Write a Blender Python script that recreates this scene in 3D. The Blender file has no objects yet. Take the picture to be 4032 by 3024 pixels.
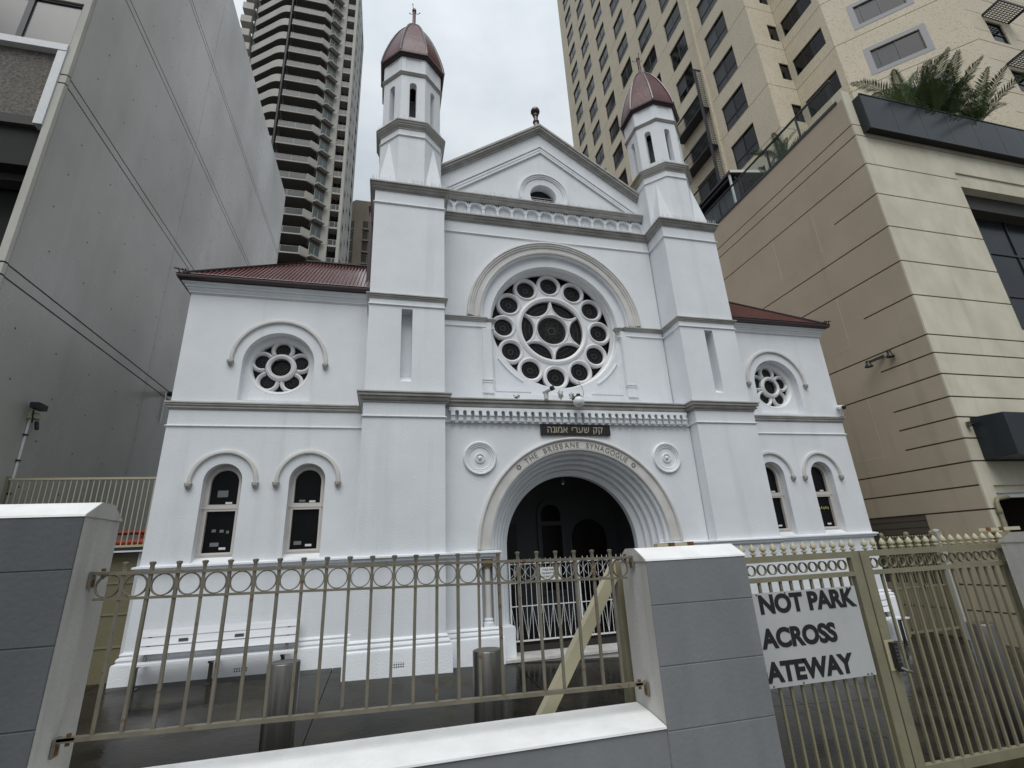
import bpy, bmesh, math, random
from math import pi, sin, cos, radians, sqrt, hypot
from mathutils import Vector, Matrix
from mathutils.geometry import tessellate_polygon

SC = bpy.context.scene
COL = SC.collection
rnd = random.Random(7)

# ------------------------------------------------------------------ camera
cam_d = bpy.data.cameras.new('camera')
cam_d.sensor_width = 36.0
cam_d.lens = 36.0 * 1930.158 / 4032.0
cam_d.clip_start = 0.05
cam_d.clip_end = 3000
cam = bpy.data.objects.new('camera', cam_d)
COL.objects.link(cam)
PITCH, YAW, ROLL = 0.3344, 0.2591, -0.0502
_f = Vector((sin(YAW) * cos(PITCH), cos(YAW) * cos(PITCH), sin(PITCH)))
_r = Vector((cos(YAW), -sin(YAW), 0))
_u = _r.cross(_f)
_r2 = cos(ROLL) * _r + sin(ROLL) * _u
_u2 = -sin(ROLL) * _r + cos(ROLL) * _u
cam.matrix_world = Matrix(((_r2.x, _u2.x, -_f.x, -4.1785), (_r2.y, _u2.y, -_f.y, -10.0),
                           (_r2.z, _u2.z, -_f.z, 2.0897), (0, 0, 0, 1)))
SC.camera = cam

# ------------------------------------------------------------------ sky, sun, exposure
SUN_ELEV, SUN_AZ = radians(60), radians(200)      # azimuth from +Y clockwise: in front of the facade, a little left
world = bpy.data.worlds.new('World')
SC.world = world
world.use_nodes = True
wn, wl = world.node_tree.nodes, world.node_tree.links
wn.clear()
w_out = wn.new('ShaderNodeOutputWorld')
w_bg = wn.new('ShaderNodeBackground')
w_sky = wn.new('ShaderNodeTexSky')
w_sky.sky_type = 'NISHITA'
w_sky.sun_disc = False
w_sky.sun_elevation = SUN_ELEV
w_sky.sun_rotation = SUN_AZ
w_sky.dust_density = 6.0
w_sky.air_density = 1.0
w_hsv = wn.new('ShaderNodeHueSaturation')
w_hsv.inputs['Saturation'].default_value = 0.10
w_hsv.inputs['Value'].default_value = 1.0
wl.new(w_sky.outputs[0], w_hsv.inputs['Color'])
# the cloud sheet: an even pale grey with soft, low-contrast billows
w_tc = wn.new('ShaderNodeTexCoord')
w_mp = wn.new('ShaderNodeMapping')
w_mp.inputs['Scale'].default_value = (1.6, 1.6, 3.2)
w_no = wn.new('ShaderNodeTexNoise')
w_no.inputs['Scale'].default_value = 1.7
w_no.inputs['Detail'].default_value = 7
w_no.inputs['Roughness'].default_value = 0.55
w_cr = wn.new('ShaderNodeValToRGB')
w_cr.color_ramp.elements[0].position = 0.30
w_cr.color_ramp.elements[0].color = (5.0, 5.6, 6.2, 1)
w_cr.color_ramp.elements[1].position = 0.72
w_cr.color_ramp.elements[1].color = (7.65, 8.15, 8.6, 1)
wl.new(w_tc.outputs['Generated'], w_mp.inputs['Vector'])
wl.new(w_mp.outputs[0], w_no.inputs['Vector'])
wl.new(w_no.outputs['Fac'], w_cr.inputs['Fac'])
w_mx = wn.new('ShaderNodeMixRGB')
w_mx.inputs['Fac'].default_value = 0.96
wl.new(w_hsv.outputs[0], w_mx.inputs['Color1'])
wl.new(w_cr.outputs[0], w_mx.inputs['Color2'])
# overcast luminance: brightest overhead, a third of that at the horizon
w_sx = wn.new('ShaderNodeSeparateXYZ')
wl.new(w_tc.outputs['Generated'], w_sx.inputs[0])
w_gr = wn.new('ShaderNodeMapRange')
w_gr.inputs['From Min'].default_value = 0.0
w_gr.inputs['From Max'].default_value = 1.0
w_gr.inputs['To Min'].default_value = 0.40
w_gr.inputs['To Max'].default_value = 1.32
wl.new(w_sx.outputs['Z'], w_gr.inputs['Value'])
w_ml = wn.new('ShaderNodeMixRGB')
w_ml.blend_type = 'MULTIPLY'
w_ml.inputs['Fac'].default_value = 1.0
wl.new(w_mx.outputs[0], w_ml.inputs['Color1'])
wl.new(w_gr.outputs[0], w_ml.inputs['Color2'])
wl.new(w_ml.outputs[0], w_bg.inputs['Color'])
w_bg.inputs['Strength'].default_value = 0.085
wl.new(w_bg.outputs[0], w_out.inputs['Surface'])

sun_d = bpy.data.lights.new('sun', 'SUN')
sun_d.energy = 1.5
sun_d.angle = radians(45)
sun_d.color = (1.0, 0.985, 0.96)
sun = bpy.data.objects.new('sun', sun_d)
COL.objects.link(sun)
_sd = Vector((sin(SUN_AZ) * cos(SUN_ELEV), cos(SUN_AZ) * cos(SUN_ELEV), sin(SUN_ELEV)))
sun.rotation_euler = _sd.to_track_quat('Z', 'Y').to_euler()
sun.location = (0, -30, 60)

SC.view_settings.view_transform = 'Standard'
SC.view_settings.look = 'None'
SC.view_settings.gamma = 1.0
SC.view_settings.exposure = 0.25
SC.view_settings.use_curve_mapping = False
SC.render.engine = 'CYCLES'
SC.cycles.max_bounces = 8
SC.cycles.use_denoising = True

# ------------------------------------------------------------------ materials
MATS = {}
def M(name, c1, c2=None, rough=0.6, metal=0.0, scale=(2, 2, 2), detail=6, lo=0.35, hi=0.65, bump=0.0, bscale=80.0,
      bdist=0.01, spec=0.5, streak=None, coat=0.0, rough2=None, speck=None, joints=None):
    m = bpy.data.materials.new(name)
    m.use_nodes = True
    nt = m.node_tree
    n, l = nt.nodes, nt.links
    b = n['Principled BSDF']
    b.inputs['Base Color'].default_value = (*c1, 1)
    b.inputs['Roughness'].default_value = rough
    b.inputs['Metallic'].default_value = metal
    b.inputs['Specular IOR Level'].default_value = spec
    if coat:
        b.inputs['Coat Weight'].default_value = coat
        b.inputs['Coat Roughness'].default_value = 0.12
    geo = n.new('ShaderNodeNewGeometry')
    col = None
    if c2 is not None:
        mp = n.new('ShaderNodeMapping')
        mp.inputs['Scale'].default_value = scale
        l.new(geo.outputs['Position'], mp.inputs['Vector'])
        no = n.new('ShaderNodeTexNoise')
        no.inputs['Scale'].default_value = 1.0
        no.inputs['Detail'].default_value = detail
        no.inputs['Roughness'].default_value = 0.6
        l.new(mp.outputs[0], no.inputs['Vector'])
        mr = n.new('ShaderNodeMapRange')
        mr.inputs['From Min'].default_value = lo
        mr.inputs['From Max'].default_value = hi
        l.new(no.outputs['Fac'], mr.inputs['Value'])
        mx = n.new('ShaderNodeMixRGB')
        mx.inputs['Color1'].default_value = (*c1, 1)
        mx.inputs['Color2'].default_value = (*c2, 1)
        l.new(mr.outputs[0], mx.inputs['Fac'])
        col = mx.outputs[0]
        if rough2 is not None:
            rr = n.new('ShaderNodeMapRange')
            rr.inputs['To Min'].default_value = rough
            rr.inputs['To Max'].default_value = rough2
            l.new(mr.outputs[0], rr.inputs['Value'])
            l.new(rr.outputs[0], b.inputs['Roughness'])
    if streak:                                   # (colour, scale, lo, hi, amount): run marks and wear
        sc_, ss, slo, shi, am = streak
        mp2 = n.new('ShaderNodeMapping')
        mp2.inputs['Scale'].default_value = ss
        l.new(geo.outputs['Position'], mp2.inputs['Vector'])
        n2 = n.new('ShaderNodeTexNoise')
        n2.inputs['Scale'].default_value = 1.0
        n2.inputs['Detail'].default_value = 5
        l.new(mp2.outputs[0], n2.inputs['Vector'])
        m2 = n.new('ShaderNodeMapRange')
        m2.inputs['From Min'].default_value = slo
        m2.inputs['From Max'].default_value = shi
        m2.inputs['To Max'].default_value = am
        l.new(n2.outputs['Fac'], m2.inputs['Value'])
        x2 = n.new('ShaderNodeMixRGB')
        x2.inputs['Color2'].default_value = (*sc_, 1)
        if col is None:
            x2.inputs['Color1'].default_value = (*c1, 1)
        else:
            l.new(col, x2.inputs['Color1'])
        l.new(m2.outputs[0], x2.inputs['Fac'])
        col = x2.outputs[0]
    if speck:                                    # (colour, scale, threshold): small spots and chips
        sc_, ss, th = speck
        n3 = n.new('ShaderNodeTexNoise')
        n3.inputs['Scale'].default_value = ss
        n3.inputs['Detail'].default_value = 3
        l.new(geo.outputs['Position'], n3.inputs['Vector'])
        m3 = n.new('ShaderNodeMapRange')
        m3.inputs['From Min'].default_value = th
        m3.inputs['From Max'].default_value = th + 0.04
        l.new(n3.outputs['Fac'], m3.inputs['Value'])
        x3 = n.new('ShaderNodeMixRGB')
        x3.inputs['Color2'].default_value = (*sc_, 1)
        if col is None:
            x3.inputs['Color1'].default_value = (*c1, 1)
        else:
            l.new(col, x3.inputs['Color1'])
        l.new(m3.outputs[0], x3.inputs['Fac'])
        col = x3.outputs[0]
    if col is not None:
        l.new(col, b.inputs['Base Color'])
    if bump:
        nb = n.new('ShaderNodeTexNoise')
        nb.inputs['Scale'].default_value = bscale
        nb.inputs['Detail'].default_value = 4
        l.new(geo.outputs['Position'], nb.inputs['Vector'])
        bp = n.new('ShaderNodeBump')
        bp.inputs['Strength'].default_value = bump
        bp.inputs['Distance'].default_value = bdist
        l.new(nb.outputs['Fac'], bp.inputs['Height'])
        l.new(bp.outputs[0], b.inputs['Normal'])
    MATS[name] = m
    return m

M('white_render', (.80, .825, .85), (.735, .758, .785), rough=.62, scale=(.9, .9, .9), bump=.6, bscale=42, bdist=.012,
  streak=((.52, .525, .52), (2.2, 2.2, .14), .57, .80, .42))
M('white_gloss', (.80, .81, .82), (.74, .75, .75), rough=.35, scale=(1.2, 1.2, 1.2))
M('cornice_paint', (.46, .45, .425), (.32, .31, .285), rough=.6, scale=(2.2, 2.2, 5), bump=.25, bscale=40,
  streak=((.22, .205, .18), (3.5, 3.5, .8), .58, .8, .5))
M('stone_band', (.66, .65, .625), (.57, .555, .525), rough=.65, scale=(3, 3, 3), bump=.25, bscale=70)
M('inscription', (.20, .18, .15), rough=.8)
M('sash_paint', (.62, .58, .54), (.56, .53, .49), rough=.5, scale=(3, 3, 3))
M('glass_dark', (.004, .005, .005), (.008, .009, .009), rough=.15, spec=.16, scale=(1.3, 1.3, 1.3))
M('glass_stained', (.006, .006, .006), (.016, .015, .013), rough=.3, spec=.2, scale=(14, 14, 14), lo=.45, hi=.6)
M('lead', (.035, .035, .033), rough=.5)
M('maroon', (.030, .005, .006), (.022, .004, .005), rough=.38, scale=(5, 5, 5), coat=.3)
M('dome_copper', (.105, .020, .020), (.070, .013, .013), rough=.34, spec=.18, scale=(3.0, 3.0, 9), coat=.06, bump=.35, bscale=9, bdist=.03,
  streak=((.14, .045, .042), (2, 2, 1.2), .5, .75, .5))
M('roof_iron', (.15, .035, .034), (.11, .024, .024), rough=.25, scale=(.8, 2, 2), coat=.5)
M('concrete_wall', (.47, .465, .43), (.37, .365, .335), rough=.24, rough2=.36, spec=.8, scale=(.30, .30, .22), bump=.3, bscale=25,
  streak=((.30, .295, .268), (1.1, 1.1, .05), .52, .74, .5), speck=((.31, .305, .28), 9.0, .74), bdist=.006)
M('concrete_light', (.52, .51, .46), (.44, .43, .38), rough=.7, scale=(3, 3, 1), bump=.5, bscale=90)
M('aggregate', (.22, .20, .175), (.09, .08, .07), rough=.8, scale=(26, 26, 26), detail=3, bump=1.0, bscale=60, bdist=.02)
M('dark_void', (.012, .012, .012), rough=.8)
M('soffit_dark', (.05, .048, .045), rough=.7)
M('bronze_glass', (.10, .095, .09), (.13, .125, .118), rough=.2, spec=.5, scale=(.6, .6, .6))
M('white_metal', (.70, .715, .73), (.62, .64, .65), rough=.4, scale=(6, 6, 6), bump=.3, bscale=120)
M('dark_metal', (.025, .028, .034), rough=.45)
M('black_plastic', (.015, .015, .016), rough=.4)
M('podium_render', (.50, .42, .315), (.44, .37, .275), rough=.7, scale=(.5, .5, .5), bump=.5, bscale=45,
  streak=((.34, .285, .20), (1.9, 1.9, .12), .60, .80, .5))
M('podium_stone', (.70, .655, .52), (.58, .54, .42), rough=.75, scale=(1.1, 1.1, .8), bump=.7, bscale=60,
  streak=((.45, .415, .325), (2.6, 2.6, .3), .56, .78, .5))
M('podium_groove', (.11, .092, .07), rough=.8)
M('hotel_render', (.70, .62, .475), (.63, .56, .425), rough=.75, scale=(.35, .35, .35), bump=.9, bscale=26, bdist=.02,
  speck=((.52, .455, .345), 12.0, .58), streak=((.48, .425, .325), (1.3, 1.3, .1), .60, .82, .35))
M('hotel_groove', (.14, .12, .09), rough=.8)
M('hotel_frame', (.012, .014, .018), rough=.35)
M('hotel_glass', (.004, .005, .006), (.008, .009, .010), rough=.06, spec=.25, scale=(.5, .5, .5))
M('hotel_blind', (.065, .07, .078), (.045, .048, .053), rough=.35, spec=.3, scale=(1, 1, .3))
M('window_surround', (.33, .335, .35), rough=.6)
M('planter_panel', (.020, .025, .030), (.030, .037, .043), rough=.2, spec=.25, scale=(.6, .6, .6))
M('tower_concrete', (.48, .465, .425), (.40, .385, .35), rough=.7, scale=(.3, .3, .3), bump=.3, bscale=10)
M('tower_soffit_shade', (.11, .105, .095), rough=.8)  # shade under the balcony slabs, put into the colour
M('tower_glass', (.055, .075, .075), (.11, .15, .15), rough=.1, spec=.6, scale=(.25, .25, .25), lo=.4, hi=.6)
M('tower_rail_glass', (.04, .043, .043), (.075, .08, .08), rough=.15, spec=.3, scale=(.3, .3, .3))
M('tower_frame', (.36, .355, .335), rough=.5)
M('tower_dark', (.02, .021, .02), rough=.6)
M('back_concrete', (.30, .265, .205), (.25, .22, .17), rough=.8, scale=(.3, .3, .3))
M('fence_paint', (.205, .213, .218), (.172, .179, .183), rough=.6, scale=(2.2, 2.2, 1.2), bump=.35, bscale=34, bdist=.006,
  streak=((.25, .257, .262), (5, 5, .5), .55, .8, .5))
M('fence_paint_dark', (.095, .103, .108), (.078, .085, .089), rough=.6, scale=(2.2, 2.2, 1.2), bump=.4, bscale=34, bdist=.006,
  streak=((.12, .128, .133), (5, 5, .5), .55, .8, .5))
M('fence_side', (.56, .55, .52), (.46, .45, .42), rough=.7, scale=(3, 3, .8), bump=.5, bscale=40, bdist=.005,
  streak=((.28, .27, .235), (7, 7, .6), .56, .8, .6))
M('coping_white', (.86, .865, .86), (.76, .765, .755), rough=.55, scale=(5, 5, 5), bump=.4, bscale=60, bdist=.004,
  speck=((.58, .56, .51), 6.0, .72))
M('rail_cream', (.185, .168, .125), (.145, .132, .098), rough=.5, scale=(9, 9, 9),
  speck=((.14, .065, .028), 16.0, .64), streak=((.11, .085, .055), (11, 11, 3), .56, .75, .6))
M('gate_cream', (.235, .215, .14), (.195, .178, .115), rough=.5, scale=(5, 5, 5),
  streak=((.15, .115, .065), (8, 8, .9), .60, .8, .55), bump=.2, bscale=60)
M('cream_bright', (.44, .405, .275), rough=.5)
M('rust', (.20, .08, .025), (.08, .035, .015), rough=.85, scale=(25, 25, 25))
M('sign_plate', (.47, .48, .48), (.42, .43, .43), rough=.35, scale=(3, 3, 3))
M('sign_black', (.012, .012, .013), rough=.45)
M('steel', (.20, .19, .175), (.12, .115, .105), rough=.30, metal=1.0, scale=(30, 30, 1.2), rough2=.42)
M('steel_top', (.26, .25, .235), rough=.4, metal=1.0)
M('aluminium', (.86, .87, .89), (.78, .79, .81), rough=.30, metal=.1, scale=(2, 2, 40))
M('wet_concrete', (.011, .010, .008), (.030, .027, .021), rough=.06, rough2=.40, spec=.04, scale=(.75, .75, .75), detail=9, lo=.38, hi=.66,
  bump=.35, bscale=14, bdist=.006, streak=((.042, .038, .014), (1.6, 1.6, 1.6), .56, .72, .6))
M('joint_dark', (.018, .017, .014), rough=.7)
M('asphalt', (.05, .05, .05), (.04, .04, .04), rough=.55, scale=(3, 3, 3), bump=.6, bscale=70)
M('footpath_concrete', (.20, .195, .18), (.15, .148, .138), rough=.6, scale=(1, 1, 1), bump=.3, bscale=40)
M('marble', (.66, .655, .63), (.50, .49, .46), rough=.3, scale=(3, 3, 3))
M('plaque_black', (.012, .011, .010), rough=.35)
M('gold', (.46, .40, .30), rough=.5)
M('gilt_dark', (.28, .17, .06), rough=.5)
M('gate_white', (.70, .71, .72), rough=.45)
M('porch_wall', (.13, .135, .14), rough=.7)  # set dark so the colour carries the dimness inside the porch
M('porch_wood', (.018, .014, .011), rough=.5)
M('paper', (.72, .73, .73), (.5, .5, .5), rough=.6, scale=(40, 40, 90), lo=.52, hi=.6)
M('paper_dim', (.16, .175, .175), rough=.6)
M('poster_yellow', (.50, .44, .14), rough=.6)
M('camera_white', (.76, .77, .77), rough=.35)
M('mesh_screen', (.20, .175, .10), (.15, .13, .075), rough=.6, scale=(60, 60, 60), detail=2)
M('red_paint', (.30, .035, .02), rough=.5)
M('palm_leaf', (.085, .14, .03), (.05, .09, .02), rough=.5, scale=(2.5, 2.5, 2.5))
M('palm_leaf_pale', (.15, .19, .085), (.085, .125, .045), rough=.45, scale=(3, 3, 3))
M('palm_stem', (.13, .13, .06), rough=.6)
M('shrub_leaf', (.10, .155, .03), (.05, .085, .018), rough=.5, scale=(4, 4, 4))
M('moss', (.22, .17, .04), (.35, .33, .28), rough=.8, scale=(4, 4, 4))
M('spike_plastic', (.55, .56, .57), rough=.4)
def clear_glass(name, tint, alpha_fac):
    m = bpy.data.materials.new(name)
    m.use_nodes = True
    n, l = m.node_tree.nodes, m.node_tree.links
    n.clear()
    o = n.new('ShaderNodeOutputMaterial')
    mx = n.new('ShaderNodeMixShader')
    tr = n.new('ShaderNodeBsdfTransparent')
    tr.inputs['Color'].default_value = (*tint, 1)
    gl = n.new('ShaderNodeBsdfGlossy')
    gl.inputs['Roughness'].default_value = .04
    gl.inputs['Color'].default_value = (.8, .82, .84, 1)
    fr = n.new('ShaderNodeLayerWeight')
    fr.inputs['Blend'].default_value = alpha_fac
    l.new(fr.outputs[0], mx.inputs['Fac'])
    l.new(tr.outputs[0], mx.inputs[1])
    l.new(gl.outputs[0], mx.inputs[2])
    l.new(mx.outputs[0], o.inputs['Surface'])
    MATS[name] = m
clear_glass('clear_glass', (.86, .89, .88), .12)

# ------------------------------------------------------------------ mesh builder
class MB:
    def __init__(self):
        self.v, self.f = [], []
    def add(self, vs, fs):
        o = len(self.v)
        self.v += [tuple(p) for p in vs]
        self.f += [tuple(i + o for i in f) for f in fs]
        return self
    def box(self, x0, x1, y0, y1, z0, z1):
        return self.add([(x0, y0, z0), (x1, y0, z0), (x1, y1, z0), (x0, y1, z0), (x0, y0, z1), (x1, y0, z1), (x1, y1, z1), (x0, y1, z1)],
                        [(0, 3, 2, 1), (4, 5, 6, 7), (0, 1, 5, 4), (1, 2, 6, 5), (2, 3, 7, 6), (3, 0, 4, 7)])
    def prism(self, poly, y0, y1, mp=None):
        """poly: (u, v) outline, extruded from depth y0 to y1; mp(u, v, d) -> point"""
        return self.slab(poly, [], y0, y1, mp)
    def slab(self, outer, holes, y0, y1, mp=None, back=True):
        mp = mp or (lambda u, v, d: (u, d, v))
        loops = [outer] + list(holes)
        tri = tessellate_polygon([[Vector((p[0], p[1], 0)) for p in lp] for lp in loops])
        pts = [p for lp in loops for p in lp]
        n = len(pts)
        vs = [mp(p[0], p[1], y0) for p in pts] + [mp(p[0], p[1], y1) for p in pts]
        fs = [tuple(t) for t in tri]
        if back:
            fs += [tuple(i + n for i in reversed(t)) for t in tri]
        o = 0
        for lp in loops:
            k = len(lp)
            for i in range(k):
                a, b = o + i, o + (i + 1) % k
                fs.append((a, b, b + n, a + n))
            o += k
        return self.add(vs, fs)
    def tube(self, pts, r, n=8, r2=None, cap=True):
        pts = [Vector(p) for p in pts]
        m = len(pts)
        rings = []
        ref = None
        for i, p in enumerate(pts):
            d = (pts[min(i + 1, m - 1)] - pts[max(i - 1, 0)]).normalized()
            if ref is None:
                ref = Vector((0, 0, 1)) if abs(d.z) < .9 else Vector((1, 0, 0))
            s = d.cross(ref).normalized()
            t = s.cross(d).normalized()
            ref = t
            rr = r if r2 is None else r + (r2 - r) * i / max(1, m - 1)
            rings.append([p + rr * (cos(2 * pi * k / n) * s + sin(2 * pi * k / n) * t) for k in range(n)])
        vs = [q for g in rings for q in g]
        fs = []
        for i in range(m - 1):
            for k in range(n):
                a, b = i * n + k, i * n + (k + 1) % n
                fs.append((a, b, b + n, a + n))
        if cap:
            fs.append(tuple(range(n - 1, -1, -1)))
            fs.append(tuple(range((m - 1) * n, m * n)))
        return self.add(vs, fs)
    def bar(self, a, b, w, h, up=(0, 0, 1)):
        a, b = Vector(a), Vector(b)
        d = (b - a).normalized()
        up = Vector(up)
        if abs(d.dot(up)) > .98:
            up = Vector((0, 1, 0))
        s = d.cross(up).normalized() * (w / 2)
        t = s.cross(d).normalized() * (h / 2)
        vs = [a - s - t, a + s - t, a + s + t, a - s + t, b - s - t, b + s - t, b + s + t, b - s + t]
        return self.add(vs, [(0, 1, 2, 3), (7, 6, 5, 4), (0, 4, 5, 1), (1, 5, 6, 2), (2, 6, 7, 3), (3, 7, 4, 0)])
    def lathe(self, prof, c, n=20, axis='Z', a0=0, a1=2 * pi):
        """prof: (r, h); axis Z: h along z; axis Y: h along y, circle in the XZ plane"""
        full = abs(a1 - a0 - 2 * pi) < 1e-6
        k = n if full else n + 1
        vs = []
        for r, h in prof:
            for i in range(k):
                a = a0 + (a1 - a0) * i / n
                if axis == 'Z':
                    vs.append((c[0] + r * cos(a), c[1] + r * sin(a), c[2] + h))
                else:
                    vs.append((c[0] + r * cos(a), c[1] + h, c[2] + r * sin(a)))
        fs = []
        for j in range(len(prof) - 1):
            for i in range(n):
                i2 = (i + 1) % k
                fs.append((j * k + i, j * k + i2, (j + 1) * k + i2, (j + 1) * k + i))
        return self.add(vs, fs)
    def ring(self, cx, cz, prof, n=48, a0=0, a1=2 * pi):
        """closed (r, y) outline turned about the y axis through (cx, cz)"""
        full = abs(a1 - a0 - 2 * pi) < 1e-6
        m = len(prof)
        k = n if full else n + 1
        vs = [(cx + r * cos(a0 + (a1 - a0) * i / n), y, cz + r * sin(a0 + (a1 - a0) * i / n)) for i in range(k) for r, y in prof]
        fs = []
        for i in range(n):
            i2 = (i + 1) % k
            for j in range(m):
                j2 = (j + 1) % m
                fs.append((i * m + j, i * m + j2, i2 * m + j2, i2 * m + j))
        if not full:
            fs.append(tuple(range(m - 1, -1, -1)))
            fs.append(tuple(range((k - 1) * m, k * m)))
        return self.add(vs, fs)
    def sweep(self, path, prof, closed=False, cap=True):
        """(out, z) profile along a plan path; 'out' is to the right of travel; corners are mitred"""
        P = [Vector((p[0], p[1])) for p in path]
        m = len(P)
        offs = []
        for i in range(m):
            if closed:
                a, b = P[i - 1], P[(i + 1) % m]
                d1, d2 = (P[i] - a).normalized(), (b - P[i]).normalized()
            else:
                d1 = (P[i] - P[i - 1]).normalized() if i else None
                d2 = (P[i + 1] - P[i]).normalized() if i < m - 1 else None
                d1 = d1 or d2
                d2 = d2 or d1
            n1, n2 = Vector((d1.y, -d1.x)), Vector((d2.y, -d2.x))
            s = n1 + n2
            s = s / max(.15, s.dot(n1))
            offs.append(s)
        k = len(prof)
        vs = [(P[i].x + offs[i].x * o, P[i].y + offs[i].y * o, z) for i in range(m) for o, z in prof]
        fs = []
        for i in range(m if closed else m - 1):
            i2 = (i + 1) % m
            for j in range(k - 1):
                fs.append((i * k + j, i2 * k + j, i2 * k + j + 1, i * k + j + 1))
        if cap and not closed:
            fs.append(tuple(range(k - 1, -1, -1)))
            fs.append(tuple(range((m - 1) * k, m * k)))
        return self.add(vs, fs)
    def mirror_x(self):
        self.v = [(-p[0], p[1], p[2]) for p in self.v]
        self.f = [tuple(reversed(f)) for f in self.f]
        return self
    def mesh(self, name, mat, smooth=None):
        me = bpy.data.meshes.new(name)
        me.from_pydata(self.v, [], self.f)
        bm = bmesh.new()
        bm.from_mesh(me)
        bmesh.ops.recalc_face_normals(bm, faces=bm.faces)
        bm.to_mesh(me)
        bm.free()
        if mat:
            me.materials.append(MATS[mat] if isinstance(mat, str) else mat)
        if smooth:
            me.shade_smooth()
            me.set_sharp_from_angle(angle=radians(smooth))
        me.update()
        return me

def link(name, me, parent=None, loc=None, rotz=0.0):
    o = bpy.data.objects.new(name, me)
    COL.objects.link(o)
    if parent is not None:
        o.parent = parent
        # children are modelled in world coordinates: undo the parent's own placement
        if loc is None:
            o.matrix_parent_inverse = WINV.get(parent.name, Matrix.Identity(4))
    if loc is not None:
        o.location = loc
        if parent is not None:
            o.matrix_parent_inverse = WINV.get(parent.name, Matrix.Identity(4))
    if rotz:
        o.rotation_euler = (0, 0, rotz)
    return o
WINV = {}
def obj(name, mb, mat, parent=None, smooth=None):
    return link(name, mb.mesh(name, mat, smooth), parent)
def tag(o, label, cat, group=None):
    o['label'] = label
    o['category'] = cat
    if group:
        o['group'] = group
    return o
def thing(name, label, cat, loc=(0, 0, 0), group=None):
    o = bpy.data.objects.new(name, None)
    o.empty_display_size = .2
    COL.objects.link(o)
    o.location = loc
    WINV[o.name] = Matrix.Translation(Vector(loc)).inverted()
    return tag(o, label, cat, group)
def structure(name, mb, mat, smooth=None):
    o = obj(name, mb, mat, None, smooth)
    o['kind'] = 'structure'
    return o
def arch_poly(cx, hw, z0, zs, n=16, r=None):
    """round-headed opening outline"""
    r = r or hw
    return [(cx - hw, z0), (cx + hw, z0)] + [(cx + r * cos(pi * i / n), zs + r * sin(pi * i / n)) for i in range(n + 1)]
def circle_poly(cx, cz, r, n=48):
    return [(cx + r * cos(2 * pi * i / n), cz + r * sin(2 * pi * i / n)) for i in range(n)]
def rect(x0, x1, z0, z1):
    return [(x0, z0), (x1, z0), (x1, z1), (x0, z1)]
def gz(x, y):
    """courtyard level: falls to the right and towards the street"""
    x = max(-11.5, min(11.5, x))
    return .283 - .0127 * (x + 8.65) - .00235 * (x + 8.65) * (x + 2.9) + .045 * (max(-6.7, min(6, y)) - .92)
def text_mesh(s, size, depth=.004, offset=0.0, xs=1.0, spacing=1.0, align='CENTER'):
    """flat lettering as a mesh in the XZ plane, facing -Y, baseline at z = 0"""
    cu = bpy.data.curves.new('lettering', 'FONT')
    cu.body = s
    cu.size = size
    cu.align_x = align
    cu.extrude = depth / 2
    cu.offset = offset
    cu.space_character = spacing
    cu.resolution_u = 5
    o = bpy.data.objects.new('lettering', cu)
    COL.objects.link(o)
    bpy.context.view_layer.update()
    me = bpy.data.meshes.new_from_object(o.evaluated_get(bpy.context.evaluated_depsgraph_get()))
    bpy.data.objects.remove(o)
    vs = [(v.co.x * xs, -v.co.z, v.co.y) for v in me.vertices]
    fs = [tuple(p.vertices) for p in me.polygons]
    bpy.data.meshes.remove(me)
    bpy.data.curves.remove(cu)
    return vs, fs
# ================================================================== setting: ground
structure('ground', MB().box(-600, 600, -600, 600, -2.4, -1.6), 'asphalt')
structure('road', MB().box(-200, 200, -24, -13.5, -1.59, -.18), 'asphalt')
kb = MB().box(-200, 200, -13.5, -6.7, -1.585, -.02)
fp = structure('footpath', kb, 'footpath_concrete')
link('kerb', MB().box(-200, 200, -13.74, -13.505, -1.58, -.004).mesh('kerb', 'footpath_concrete'), fp)
# courtyard: sloping wet concrete laid in bays
NX, NY = 46, 36
cb = MB()
xs = [-11.0 + 22.0 * i / NX for i in range(NX + 1)]
ys = [-6.7 + 12.7 * j / NY for j in range(NY + 1)]
cb.add([(x, y, gz(x, y) - .03) for y in ys for x in xs],
       [(j * (NX + 1) + i, j * (NX + 1) + i + 1, (j + 1) * (NX + 1) + i + 1, (j + 1) * (NX + 1) + i) for j in range(NY) for i in range(NX)])
court = structure('courtyard', cb, 'joint_dark', 40)
XJ = [-11.0, -8.9, -5.02, -1.7, 1.75, 5.2, 8.6, 11.0]
YJ = [-6.7, -3.05, .55, 6.0]
for i in range(len(XJ) - 1):
    for j in range(len(YJ) - 1):
        x0, x1, y0, y1 = XJ[i] + .006, XJ[i + 1] - .006, YJ[j] + .006, YJ[j + 1] - .006
        n = 8
        b = MB()
        b.add([(x0 + (x1 - x0) * a / n, y0 + (y1 - y0) * c / n, gz(x0 + (x1 - x0) * a / n, y0 + (y1 - y0) * c / n))
               for c in range(n + 1) for a in range(n + 1)],
              [(c * (n + 1) + a, c * (n + 1) + a + 1, (c + 1) * (n + 1) + a + 1, (c + 1) * (n + 1) + a) for c in range(n) for a in range(n)])
        obj('paving_slab', b, 'wet_concrete', court, 40)

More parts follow.
